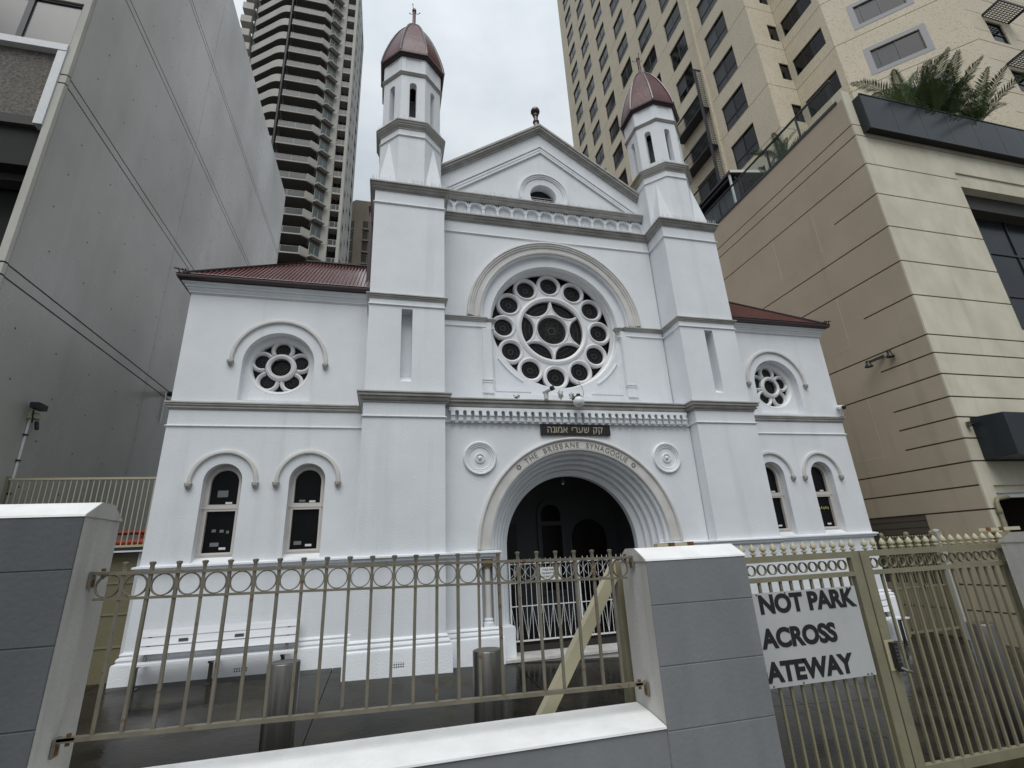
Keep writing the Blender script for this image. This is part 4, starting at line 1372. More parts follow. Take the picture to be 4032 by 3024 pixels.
# ================================================================== porch gates
def porch_gate(label, x0, x1):
    y = .93
    t = thing('porch_gate', label, 'gate', ((x0 + x1) / 2, y, .33), 'white porch gates')
    for nm, z, h in (('bottom_rail', .395, .03), ('middle_rail', 1.05, .018), ('lock_rail', 1.505, .016), ('top_rail', 1.885, .018)):
        obj(nm, MB().box(x0, x1, y - .012, y + .012, z - h / 2, z + h / 2), 'gate_white', t)
    for xa in (x0, x1 - .032):
        obj('stile', MB().box(xa, xa + .032, y - .016, y + .016, .33, 1.93), 'gate_white', t)
    n = 13
    dx = (x1 - x0 - .032) / n
    pick = MB().bar((0, 0, .40), (0, 0, 1.95), .010, .010)
    pick.lathe([(.008, 1.94), (.011, 1.95), (0, 2.0)], (0, 0, 0), 6)
    pmsh = pick.mesh('picket', 'gate_white')
    for i in range(1, n):
        link('picket', pmsh, t, (x0 + .016 + dx * i, y, 0))
    for i in range(1, n, 2):
        x = x0 + .016 + dx * i
        b = MB()
        if i + 1 <= n:
            b.tube([(x - dx * .92, y - .008, 1.04), (x, y - .008, .42)], .0045, 5).tube([(x + dx * .92, y - .008, 1.04), (x, y - .008, .42)], .0045, 5)
        for sgn in (-1, 1):                  # paired C scrolls
            b.tube([(x + sgn * (.085 - .07 * sin(pi * q / 8)), y - .008, 1.62 + .025 * q) for q in range(9)], .0045, 5)
        obj('scroll', b, 'gate_white', t, 50)
    return t
porch_gate('left leaf of the white porch gate with the surveillance notice', -1.565, -.012)
pgr = porch_gate('right leaf of the white porch gate behind the diagonal brace', .012, 1.565)
sv = thing('surveillance_notice', 'small white surveillance notice on the porch gate', 'sign', (-.63, .90, 1.66))
obj('plate', MB().box(-.865, -.405, .902, .910, 1.515, 1.795), 'paper', sv).data.materials[0] = MATS['white_gloss']
b = MB()
for s_, z in (('THESE PREMISES', 1.725), ('ARE MONITORED BY', 1.655), ('ELECTRONIC SURVEILLANCE', 1.585)):
    vs, fs = text_mesh(s_, .052, .001, .001, 1)
    a0, a1 = min(v[0] for v in vs), max(v[0] for v in vs)
    kx = min(1, .40 / (a1 - a0))
    b.add([(-.635 + (v[0] - (a0 + a1) / 2) * kx, .9012 + v[1], z + v[2]) for v in vs], fs)
obj('lettering', b, 'sign_black', sv)
pl = thing('porch_lamp', 'small lamp hanging inside the top of the entrance arch', 'lamp', (.03, 1.5, 3.8))
obj('shade', MB().lathe([(.05, 3.68), (.055, 3.75), (.03, 3.80), (.02, 4.3)], (.03, 1.5, 0), 12), 'porch_wall', pl, 40)
obj('bulb', MB().lathe([(0, 3.64), (.03, 3.66), (.04, 3.69), (0, 3.70)], (.03, 1.5, 0), 10), 'camera_white', pl, 40)

# ================================================================== cameras and lights
c1 = thing('security_camera', 'white bullet camera on a bracket below the rose window', 'camera', (-.69, .12, 5.39))
obj('bracket', MB().box(-.745, -.665, .06, .16, 5.385, 5.53), 'stone_band', c1)
obj('housing', MB().tube([(-.76, .14, 5.56), (-.62, -.02, 5.60)], .052, 14), 'camera_white', c1, 40)
obj('lens', MB().tube([(-.625, -.012, 5.5985), (-.575, -.065, 5.6145)], .056, 14), 'black_plastic', c1, 40)
c2 = thing('dome_camera', 'round white dome camera hanging over the main cornice', 'camera', (.03, 0, 5.3))
obj('dome', MB().lathe([(.128 * sin(pi * i / 14), 5.315 - .128 * cos(pi * i / 14)) for i in range(0, 12)] + [(.07, 5.435), (0, 5.44)], (.03, .0, 0), 24), 'camera_white', c2, 40)
obj('mount', MB().lathe([(.075, 5.42), (.085, 5.435), (.05, 5.46), (.045, 5.50), (0, 5.50)], (.03, .0, 0), 16).bar((.03, 0, 5.47), (.0, .30, 5.46), .04, .04).bar((-.09, -.02, 5.36), (.0, .02, 5.45), .02, .03), 'black_plastic', c2, 40)
obj('cable', MB().tube([(.10, .05, 5.42), (.2, .16, 5.46), (.28, .25, 5.62), (.36, .5, 5.85), (.45, .85, 6.05), (.48, .95, 6.2)], .006, 5), 'dark_metal', c2)
c3 = thing('security_camera', 'white bullet camera on the outer corner of the right wing', 'camera', (8.47, .86, 5.40))
obj('bracket', MB().bar((8.50, .95, 5.41), (8.45, .87, 5.55), .05, .05).lathe([(0, 0), (.05, 0), (.05, .02), (0, .02)], (8.50, .95, 5.40), 10), 'camera_white', c3)
obj('housing', MB().tube([(8.52, .98, 5.68), (8.40, .72, 5.60)], .068, 14), 'camera_white', c3, 40)
obj('lens', MB().tube([(8.402, .725, 5.601), (8.385, .688, 5.59)], .055, 12), 'black_plastic', c3, 40)
obj('cable', MB().tube([(8.54, 1.0, 5.62), (8.62, .97, 5.55), (8.60, .97, 5.44), (8.50, .97, 5.40)], .008, 5), 'camera_white', c3)
# weeds rooted on the cornice
for (x, y, n, h, lb_) in ((-1.38, .19, 9, .10, 'small spiky weed on the main cornice left of the camera'), (-.32, .20, 12, .24, 'taller weed on the main cornice below the rose window'), (-.02, .24, 10, .20, 'weed beside the dome camera on the main cornice')):
    t = thing('weed', lb_, 'plant', (x, y, 5.41))
    st = MB()
    lf = MB()
    for i in range(n):
        a = rnd.uniform(0, 2 * pi)
        hh = h * rnd.uniform(.5, 1)
        ex, ey = x + .10 * cos(a) * rnd.uniform(.3, 1), y + .06 * sin(a)
        st.tube([(x, y, 5.40), ((x + ex) / 2, (y + ey) / 2, 5.40 + hh * .7), (ex, ey, 5.40 + hh)], .003, 4)
        for j in range(4):
            u = .4 + .2 * j
            px, py, pz = x + (ex - x) * u, y + (ey - y) * u, 5.40 + hh * u
            w = .02
            lf.add([(px, py, pz), (px + w * cos(a + j), py + w * sin(a + j), pz + .012), (px + 2.2 * w * cos(a + j), py + 2.2 * w * sin(a + j), pz), (px + w * cos(a + j + .6), py + w * sin(a + j + .6), pz - .006)], [(0, 1, 2), (0, 2, 3)])
    obj('stem', st, 'palm_stem', t)
    obj('leaf', lf, 'shrub_leaf', t)
# ================================================================== left neighbour: concrete block
XBW = -11.0
LB = thing('concrete_building', 'tall grey board-marked concrete building left of the synagogue', 'building', (-18, 8, -1.6))
H = 24.25
core = MB().box(-30, XBW - .075, .95, 17.9, -1.6, 9.6).box(-30, XBW - .075, .10, 17.9, 10.7, H - .02)
obj('core', core, 'soffit_dark', LB)
ZG = [(7.26, 7.51), (11.84, 12.07), (15.80, 16.02), (19.78, 19.98)]      # paired shadow grooves
YJN = [-.34, 5.45, 11.6, 17.9]
def conc_panel(y0, y1, z0, z1, g=.018):
    b = MB().box(XBW - .04, XBW, y0 + .0, y1 - .012, z0 + g, z1 - g)
    obj('concrete_panel', b, 'concrete_wall', LB)
for j in range(3):
    y0, y1 = YJN[j], YJN[j + 1]
    zprev = -1.6
    for a, c in ZG:
        conc_panel(y0, y1, zprev, a)
        conc_panel(y0, y1, a, c)
        zprev = c
    conc_panel(y0, y1, zprev, H)
obj('wall_backing', MB().box(XBW - .07, XBW - .038, -.34, 17.89, -1.6, H - .01), 'joint_dark', LB)
# tie holes
th = MB()
for iy in range(14):
    for iz in range(26):
        y, z = .25 + 1.25 * iy + .12 * ((iz * 7) % 3), 1.0 + .92 * iz
        if any(a - .12 < z < c + .12 for a, c in ZG) or z > H - .4:
            continue
        th.add([(XBW + .0015, y + .022 * cos(t), z + .022 * sin(t)) for t in [pi / 3 * q for q in range(6)]], [(0, 1, 2, 3, 4, 5)])
o_ = obj('tie_holes', th, 'joint_dark', LB)
o_['kind'] = 'stuff'
# splayed front pier with the grooves carried round
zprev = -1.6
for a, c in ZG + [(H - .01, None)]:
    for z0, z1 in ((zprev, a), (a, c)) if c else ((zprev, a),):
        P = [(-11.0, -.343), (-10.975, -.40), (-10.995, -.46), (-11.125, -.46), (-11.125, -.343)]
        b = MB()
        b.slab(P, [], z0 + .018, z1 - .018, lambda u, v, d: (u, v, d))
        obj('pier_block', b, 'concrete_light', LB)
    zprev = c
obj('pier_core', MB().box(-11.12, -11.0, -.44, -.341, -1.6, H - .03).box(-11.12, -11.04, -.342, .1, -1.6, H - .03), 'joint_dark', LB)
# street front beside the pier
b = MB().box(-30, -11.286, -.36, .1, 10.92, 12.70)
obj('spandrel', b, 'aggregate', LB)
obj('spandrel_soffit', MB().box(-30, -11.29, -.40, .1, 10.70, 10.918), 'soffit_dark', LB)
obj('sill_band', MB().box(-30, -11.128, -.50, .0, 12.705, 12.88), 'white_metal', LB)
obj('edge_trim', MB().box(-11.285, -11.128, -.49, -.2, 10.68, 12.70), 'white_metal', LB)
for k in range(7):
    x1 = -11.14 - .87 * k - .06 * k
    f = MB().slab(rect(x1 - 1.04, x1, 12.885, 14.25), [rect(x1 - .98, x1 - .05, 12.95, 14.19)], -.38, -.31)
    w = obj('window', f, 'dark_metal', LB)
    obj('pane', MB().box(x1 - .985, x1 - .045, -.345, -.335, 12.94, 14.2), 'bronze_glass', w)
obj('window_head', MB().box(-30, -11.128, -.42, .1, 14.25, 15.0), 'concrete_light', LB)
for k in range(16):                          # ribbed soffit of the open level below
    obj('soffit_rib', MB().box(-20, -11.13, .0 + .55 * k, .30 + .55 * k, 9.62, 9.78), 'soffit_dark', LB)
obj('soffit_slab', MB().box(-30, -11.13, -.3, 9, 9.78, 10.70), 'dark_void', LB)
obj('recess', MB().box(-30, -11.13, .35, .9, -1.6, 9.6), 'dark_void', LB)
# floodlight and conduit on the side wall
fl = thing('flood_light', 'twin black floodlight above a thin conduit on the concrete wall', 'light', (XBW, 1.22, 5.2))
obj('lamp_head', MB().box(-10.93, -10.79, 1.05, 1.35, 5.22, 5.33).box(-10.86, -10.70, .95, 1.12, 5.19, 5.29), 'black_plastic', fl)
obj('junction_box', MB().lathe([(0, 0), (.10, 0), (.10, .09), (.07, .12), (0, .12)], (-10.93, 1.26, 5.04), 16), 'cream_bright', fl, 40)
obj('sensor', MB().bar((-10.9, 1.32, 5.0), (-10.84, 1.28, 4.84), .05, .05).tube([(-10.92, 1.18, 5.2), (-10.87, 1.12, 5.05), (-10.9, 1.2, 4.95)], .012, 6), 'black_plastic', fl)
obj('conduit', MB().tube([(-10.975, 1.24, 2.0), (-10.975, 1.24, 5.05)], .022, 8), 'white_metal', fl, 40)
for z in (4.72, 4.22, 3.6):
    obj('strap', MB().box(-11.0, -10.945, 1.205, 1.275, z - .015, z + .015), 'black_plastic', fl)
cm = thing('security_camera', 'small dark camera on the concrete wall beside the left wing', 'camera', (XBW, 6.9, 7.3))
obj('housing', MB().tube([(-10.95, 6.95, 7.42), (-10.55, 6.6, 7.28)], .085, 10).box(-10.62, -10.42, 6.45, 6.72, 7.15, 7.36), 'black_plastic', cm, 40)
obj('conduit', MB().tube([(-10.97, 6.75, 6.4), (-10.97, 6.75, 7.4)], .02, 6), 'white_metal', cm)

# ================================================================== raised walkway rail, screen and pipes on the left
YRL = 1.13
rl = thing('walkway_railing', 'cream vertical bar railing between the concrete wall and left wing', 'railing', (-9.8, YRL, 2.6))
obj('top_rail', MB().box(-10.995, -8.53, YRL - .02, YRL + .02, 3.828, 3.868), 'cream_bright', rl)
obj('bottom_rail', MB().box(-10.995, -8.53, YRL - .018, YRL + .018, 2.56, 2.60), 'cream_bright', rl)
bm_ = MB().bar((0, 0, 2.60), (0, 0, 3.83), .016, .016).mesh('bar', 'cream_bright')
for k in range(26):
    link('bar', bm_, rl, (-10.90 + .0925 * k, YRL, 0))
obj('post', MB().box(-10.998, -10.955, YRL - .025, YRL + .025, 2.5, 3.90), 'gate_cream', rl)
ws = thing('walkway_slab', 'thin raised walkway slab behind the tall left pillar', 'walkway', (-9.8, 2.5, 2.5))
obj('slab', MB().box(-10.99, -8.535, YRL - .03, 6.0, 2.50, 2.555), 'joint_dark', ws)
obj('edge_angle', MB().box(-10.99, -8.535, YRL - .045, YRL - .031, 2.47, 2.50), 'white_metal', ws)
pp = thing('fire_pipe', 'red fire service pipes along the raised walkway', 'pipe', (-9.8, 2.2, 2.7))
obj('pipe', MB().tube([(-10.9, 2.3, 2.90), (-8.6, 2.3, 2.90)], .045, 12), 'red_paint', pp, 40)
obj('pipe', MB().tube([(-10.9, 1.7, 2.66), (-8.6, 1.7, 2.66)], .085, 14), 'red_paint', pp, 40)
obj('riser', MB().tube([(-9.1, 2.3, 2.9), (-9.1, 2.3, 2.62)], .03, 8).tube([(-8.8, 2.3, 2.9), (-8.8, 2.3, 2.62)], .03, 8), 'red_paint', pp, 40)
sc = thing('mesh_screen', 'olive perforated metal screen below the raised walkway', 'screen', (-9.8, 1.3, .3))
xp0 = -10.98
for i in range(4):
    xa, xb_ = -10.98 + .58 * i, -10.98 + .58 * (i + 1) - .012
    for z0, z1 in ((.28, .86), (.872, 1.40), (1.412, 1.93), (1.942, 2.44)):
        obj('panel', MB().box(xa, xb_, 1.27, 1.29, z0, z1), 'mesh_screen', sc)
for z in (.27, .866, 1.406, 1.936, 2.445):
    obj('rail', MB().box(-10.98, -8.66, 1.255, 1.268, z - .016, z + .016), 'gate_cream', sc)
obj('post', MB().box(-8.665, -8.60, 1.22, 1.30, .2, 2.46), 'white_metal', sc)
dp = thing('dark_gate_edge', 'narrow dark gap with latch beside the left wing corner', 'gate', (-8.57, 1.35, .3))
obj('leaf', MB().box(-8.60, -8.53, 1.30, 1.35, .25, 2.47), 'black_plastic', dp)
obj('latch', MB().box(-8.585, -8.535, 1.27, 1.30, 2.18, 2.22).box(-8.585, -8.535, 1.27, 1.30, .80, .83), 'white_metal', dp)

# ================================================================== right neighbour: podium
XP, YP = 10.985, -.33
PB = thing('podium_building', 'beige rendered podium block right of the synagogue with grooved walls', 'building', (18, 6, -1.6))
ZT = 16.75
obj('core', MB().box(XP + .03, 15.06, YP + .03, 28, 3.26, ZT - .02).box(XP + .03, 11.38, YP + .03, 28, -1.6, 3.27).box(15.06, 60, YP + 1.2, 28, -1.6, ZT - .02).box(11.38, 15.06, YP + 2.6, 28, -1.6, 3.25), 'podium_groove', PB)
G_ALL = [15.55, 15.08, 13.86, 12.63, 11.36, 10.09, 8.90, 7.59, 7.01, 6.36, 5.68, 5.09, 4.49, 3.87, 3.24, 2.62, .755, .115]
G_LONG = [15.55, 15.08, 13.86, 11.36, 10.09, 7.59, 6.36, 3.87, 3.24, 2.62, .755, .115]
def bands(levels, zlo, zhi):
    ls = [zlo] + sorted(levels) + [zhi]
    return list(zip(ls, ls[1:]))
GAP = .022
def side_panel(y0, y1, z0, z1, x=None):
    a = 0 if z0 < -1 else GAP
    c = 0 if z1 > ZT - .01 else GAP
    obj('wall_panel', MB().box(XP, XP + .05, y0, y1, z0 + a, z1 - c), 'podium_render', PB)
GAR = (1.0, 6.0, -1.0, 2.60)                 # service opening in the side wall
for z0, z1 in bands(G_ALL, -1.6, ZT):
    side_panel(YP + .05, 1.33, z0, z1)
for z0, z1 in bands(G_LONG, -1.6, ZT):
    if z1 <= 2.63 and z0 >= 0.7:
        side_panel(6.0, 27.9, z0, z1)
        continue
    side_panel(1.33, 27.9, z0, z1)
obj('service_recess', MB().box(XP + .052, XP + .062, 1.0, 6.05, .70, 2.66), 'soffit_dark', PB)
for k in range(10):                          # louvres of the service opening
    obj('louvre_blade', MB().box(XP + .02, XP + .05, 1.34, 6.0, .80 + .185 * k, .92 + .185 * k), 'podium_groove', PB)
# hairline render joints of two sunken bays
b = MB()
for (y0, y1, z0, z1) in ((2.05, 4.0, 11.95, 13.75), (2.05, 5.0, 8.18, 10.05), (2.0, 5.0, 4.43, 6.33)):
    b.box(XP - .0035, XP + .01, y0, y0 + .012, z0, z1).box(XP - .0035, XP + .01, y0, y1, z0, z0 + .012)
    if y1 < 4.5:
        b.box(XP - .0035, XP + .01, y1, y1 + .012, z0, z1)
obj('render_joint', b, 'podium_stone', PB)
# front face: rough stone-coloured render, cut by the big window and the entrance
def front_panel(x0, x1, z0, z1):
    a = 0 if z0 < -1 else GAP
    c = 0 if z1 > ZT - .01 else GAP
    obj('wall_panel', MB().box(x0, x1, YP - .0, YP + .05, z0 + a, z1 - c), 'podium_stone', PB)
WX0 = 15.06
for z0, z1 in bands([g for g in G_ALL if g > 3.2], 3.24, ZT):
    if z0 >= 14.1 or z1 <= 8.0:
        front_panel(XP, 60, z0, z1)
    elif z1 > 14.1:                          # band that meets the window head
        front_panel(XP, WX0, z0, z1)
        obj('wall_panel', MB().box(WX0, 60, YP, YP + .05, 14.18, z1 - GAP), 'podium_stone', PB)
    else:
        front_panel(XP, WX0, z0, z1)
obj('wall_panel', MB().box(WX0, 60, YP, YP + .05, 7.62, 8.0), 'podium_stone', PB)
for z0, z1 in bands([2.62, .755, .115], -1.6, 3.24):
    front_panel(XP, 11.40, z0, z1)
# recessed window
obj('window_reveal', MB().box(WX0 - .02, WX0 + .02, YP + .05, YP + 1.15, 8.0, 14.18).box(WX0, 60, YP + .05, YP + .60, 13.62, 14.18).box(WX0, 60, YP + .05, YP + 1.15, 7.7, 8.0), 'podium_stone', PB)
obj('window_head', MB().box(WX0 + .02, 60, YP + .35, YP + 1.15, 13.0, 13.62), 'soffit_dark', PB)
nx = 6
for i in range(nx):
    for j in range(3):
        x0, x1 = WX0 + .02 + 1.45 * i, WX0 + .02 + 1.45 * (i + 1)
        z0, z1 = 8.0 + 1.75 * j, 8.0 + 1.75 * (j + 1)
        f = MB().slab(rect(x0, x1, z0, z1), [rect(x0 + .035, x1 - .035, z0 + .035, z1 - .035)], YP + .72, YP + .80)
        w = obj('window', f, 'hotel_frame', PB)
        obj('pane', MB().box(x0 + .03, x1 - .03, YP + .76, YP + .768, z0 + .03, z1 - .03), 'planter_panel', w)
# dark glazed canopy over the entrance
cx0, cz0, cz1 = 11.42, 3.88, 5.06
b = MB().add([(cx0, YP - .01, cz0), (cx0, YP - .01, cz1), (cx0 - .02, YP - .80, cz0 + .02), (cx0 - .02, YP - .80, cz1 - .05),
              (60, YP - .01, cz0), (60, YP - .01, cz1), (60, YP - .80, cz0 + .02), (60, YP - .80, cz1 - .05)],
             [(0, 1, 3, 2), (2, 3, 7, 6), (0, 2, 6, 4), (1, 5, 7, 3)])
cn = obj('canopy', b, 'planter_panel', PB)
obj('entrance_head', MB().box(11.40, 60, YP + .05, YP + .35, 3.02, 3.24), 'podium_stone', PB)
obj('roller_housing', MB().box(11.45, 16, YP + .10, YP + .30, 2.90, 3.03), 'white_metal', PB)
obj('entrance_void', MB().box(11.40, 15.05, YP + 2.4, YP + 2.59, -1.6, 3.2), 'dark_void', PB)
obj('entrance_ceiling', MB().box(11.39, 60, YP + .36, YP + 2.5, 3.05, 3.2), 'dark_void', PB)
# parapet planter of dark glass panels
for i in range(8):
    x0, x1 = 11.36 + 1.285 * i, 11.36 + 1.285 * (i + 1) - .012
    b = MB().add([(x0, YP - .29, 15.19), (x1, YP - .29, 15.19), (x1, YP - .29, 16.68), (x0, YP - .29, 16.68), (x0, YP - .275, 15.19), (x1, YP - .275, 15.19), (x1, YP - .275, 16.68), (x0, YP - .275, 16.68)],
                 [(0, 1, 2, 3), (7, 6, 5, 4), (0, 4, 5, 1), (3, 2, 6, 7), (0, 3, 7, 4), (1, 5, 6, 2)])
    obj('planter_panel', b, 'planter_panel', PB)
obj('planter_trough', MB().box(11.40, 60, YP - .27, YP + .0, 15.25, 16.45), 'joint_dark', PB)
obj('planter_end', MB().box(11.345, 11.358, YP - .29, YP + .0, 15.19, 16.68), 'planter_panel', PB)
obj('planter_cap', MB().box(11.34, 60, YP - .31, YP - .25, 16.682, 16.72), 'hotel_frame', PB)
obj('terrace_deck', MB().box(XP + .2, 60, YP + .05, 28, ZT - .01, ZT + .04), 'podium_render', PB)
obj('parapet_corner', MB().box(XP, 11.34, YP, YP + .4, ZT, ZT + .35), 'podium_stone', PB)
# glass balustrade along the side
obj('balustrade_base', MB().box(XP - .03, XP + .06, YP + .25, 27, ZT, ZT + .12), 'hotel_frame', PB)
obj('hand_rail', MB().box(XP - .02, XP + .05, YP + .25, 27, 17.84, 17.90), 'hotel_frame', PB)
yk = -.05
for i in range(14):
    y0 = YP + .27 + 1.63 * i
    obj('glass_panel', MB().box(XP + .01, XP + .022, y0 + .03, y0 + 1.60, ZT + .12, 17.84), 'clear_glass', PB)
    obj('balustrade_post', MB().box(XP - .015, XP + .045, y0 + 1.59, y0 + 1.65, ZT + .05, 17.85), 'dark_metal', PB)
# rain pipe at the pier
pc = thing('drain_pipe', 'cream drain pipe with an elbow beside the dark podium entrance', 'pipe', (11.2, -.42, -.6))
obj('pipe', MB().tube([(11.66, -.40, 2.90), (11.26, -.40, 2.86), (11.19, -.40, 2.78), (11.18, -.40, -1.0)], .05, 10), 'gate_cream', pc, 40)
obj('collar', MB().lathe([(.06, 2.50), (.065, 2.52), (.065, 2.60), (.06, 2.62)], (11.18, -.40, 0), 12), 'gate_cream', pc, 40)
# spotlights and camera on the podium
sp_ = thing('spot_lights', 'pair of black spotlights on the beige podium side wall', 'light', (XP, 1.1, 7.4))
obj('arm', MB().bar((XP - .02, 1.05, 7.47), (XP - .28, 1.45, 7.36), .07, .07), 'black_plastic', sp_)
for (x, y, z) in ((XP - .12, .80, 7.40), (XP - .28, 1.42, 7.30)):
    obj('lamp_head', MB().lathe([(0, .12), (.06, .12), (.065, .02), (.12, -.06), (.12, -.08), (.09, -.08), (0, -.05)], (x, y, z), 16), 'black_plastic', sp_, 40)
pcam = thing('box_camera', 'small grey box camera by the podium corner', 'camera', (11.25, YP - .08, 4.85))
obj('housing', MB().box(11.19, 11.31, YP - .14, YP - .02, 4.80, 4.93).lathe([(0, -.02), (.03, 0), (0, .02)], (11.25, YP - .15, 4.86), 8), 'steel', pcam)
# awning on the terrace
aw = thing('terrace_awning', 'dark terrace awning with white edge behind the glass balustrade', 'awning', (13, 7.5, ZT))
obj('roof', MB().add([(11.4, 5.76, 19.16), (14.85, 5.76, 19.75), (14.85, 9.9, 19.75), (11.4, 9.9, 19.16), (11.4, 5.76, 19.02), (14.85, 5.76, 19.6), (14.85, 9.9, 19.6), (11.4, 9.9, 19.02)],
    [(0, 1, 2, 3), (7, 6, 5, 4), (0, 4, 5, 1), (1, 5, 6, 2), (2, 6, 7, 3), (3, 7, 4, 0)]), 'dark_metal', aw)
obj('fascia', MB().bar((11.42, 5.74, 19.10), (14.85, 5.74, 19.69), .03, .14), 'white_metal', aw)
for k in range(3):
    obj('rafter', MB().box(11.5 + .25 * k, 11.62 + .25 * k, 5.9, 9.8, 18.86, 19.0), 'dark_metal', aw)
for y in (5.85, 9.7):
    obj('post', MB().box(11.44, 11.52, y, y + .08, ZT + .04, 19.05), 'white_metal', aw)
for i in range(4):
    f = MB().slab(rect(6.0 + 1.0 * i, 6.98 + 1.0 * i, ZT + .05, 18.85), [rect(6.06 + 1.0 * i, 6.92 + 1.0 * i, ZT + .11, 18.79)], 11.9, 11.95, lambda u, v, d: (d, u, v))
    g_ = obj('glazing_frame', f, 'hotel_frame', aw)
    obj('pane', MB().box(11.92, 11.93, 6.05 + 1.0 * i, 6.93 + 1.0 * i, ZT + .1, 18.8), 'hotel_blind', g_)

# ================================================================== side gate on the right
sgt = thing('side_gate', 'grey-white ball-topped side gate between right wing and podium', 'gate', (9.8, 1.05, -.4))
YS = 1.06
for xa in (8.86, 9.70, 9.74, 10.60):
    b = MB().box(xa - .03, xa + .03, YS - .03, YS + .03, -.36, 2.06)
    b.lathe([(.045, 2.04), (.055, 2.08), (.05, 2.13), (.03, 2.16), (0, 2.17)], (xa, YS, 0), 10)
    obj('post', b, 'gate_cream', sgt)
obj('post', MB().box(10.72, 10.90, YS - .08, YS + .08, -.6, 2.14).lathe([(.10, 2.14), (.08, 2.19), (0, 2.21)], (10.81, YS, 0), 12), 'fence_side', sgt)
for z, h in ((-.28, .05), (.77, .04), (1.62, .03), (1.93, .04)):
    obj('rail', MB().box(8.86, 10.62, YS - .02, YS + .02, z - h / 2, z + h / 2), 'gate_cream', sgt)
pk = MB().bar((0, 0, -.28), (0, 0, 2.02), .018, .018).lathe([(0, 2.01), (.02, 2.02), (.027, 2.045), (.018, 2.068), (0, 2.072)], (0, 0, 0), 8).mesh('picket', 'gate_cream')
for i in range(17):
    link('picket', pk, sgt, (8.94 + .0985 * i, YS, 0))
rgm = MB().ring(0, 0, [(.036, -.01), (.036, .01), (.042, .01), (.042, -.01)], 16).mesh('ring', 'gate_cream')
for i in range(16):
    link('ring', rgm, sgt, (8.94 + .0985 * (i + .5), YS, 1.775))
obj('padlock', MB().box(9.66, 9.78, YS - .06, YS - .03, .70, .82), 'dark_metal', sgt)
# ================================================================== hotel tower behind the podium
HB = thing('hotel_tower', 'tall beige tower with a grid of dark windows behind the podium', 'building', (22, 16, 16.8))
ZK0, STY = 25.37, 3.02
MWI = cam.matrix_world.inverted()
def in_frame(p, m=.12):
    q = MWI @ Vector(p)
    if q.z > -.1:
        return False
    f = 1930.158 / 2016
    u, v = f * q.x / -q.z, f * q.y / -q.z
    return abs(u) < 1 + m and abs(v) < .75 + m
AX = 15.0
obj('core', MB().slab([(AX + .16, 5.6), (17.05, 5.6), (17.05, 3.05), (20.3, -.17), (48, -.17), (48, 29.95), (AX + .16, 29.95)], [], 15, 82, lambda u, v, d: (u, v, d)), 'hotel_groove', HB)
COLS = [(10.36, 12.27), (13.64, 15.53), (16.95, 18.82), (20.27, 22.13), (23.58, 25.44), (26.72, 28.54)]
mpA = lambda u, v, d: (AX + d, u, v)
def hotel_window(w, h, vm, hm, name='window'):
    """frame mesh centred on u = 0 with sill at v = 0, depth along +d"""
    t = .045
    holes = []
    us = [-w / 2] + vm + [w / 2]
    vsn = [0] + hm + [h]
    for a, b_ in zip(us, us[1:]):
        for c, d_ in zip(vsn, vsn[1:]):
            holes.append(rect(a + (t if a == -w / 2 else t * .5), b_ - (t if b_ == w / 2 else t * .5), c + (t if c == 0 else t * .5), d_ - (t if d_ == h else t * .5)))
    return rect(-w / 2, w / 2, 0, h), holes
o4, h4 = hotel_window(1.885, 1.92, [.03], [.70])
wmA = MB().slab(o4, h4, .085, .15, lambda u, v, d: (d, u, v)).mesh('window', 'hotel_frame')
def pane_mesh(mat, z0, z1, u0=-.93, u1=.93, d=.115):
    return MB().box(d, d + .008, u0, u1, z0, z1).mesh('pane', mat)
pA = {(m, q): pane_mesh(m, *q) for m in ('hotel_glass', 'hotel_blind') for q in ((.71, 1.9), (.02, .69), (.02, 1.9))}
pL = {m: pane_mesh(m, .71, 1.9, .04, .93) for m in ('hotel_blind',)}
pR = {m: pane_mesh(m, .71, 1.9, -.93, .02) for m in ('hotel_glass', 'hotel_blind')}
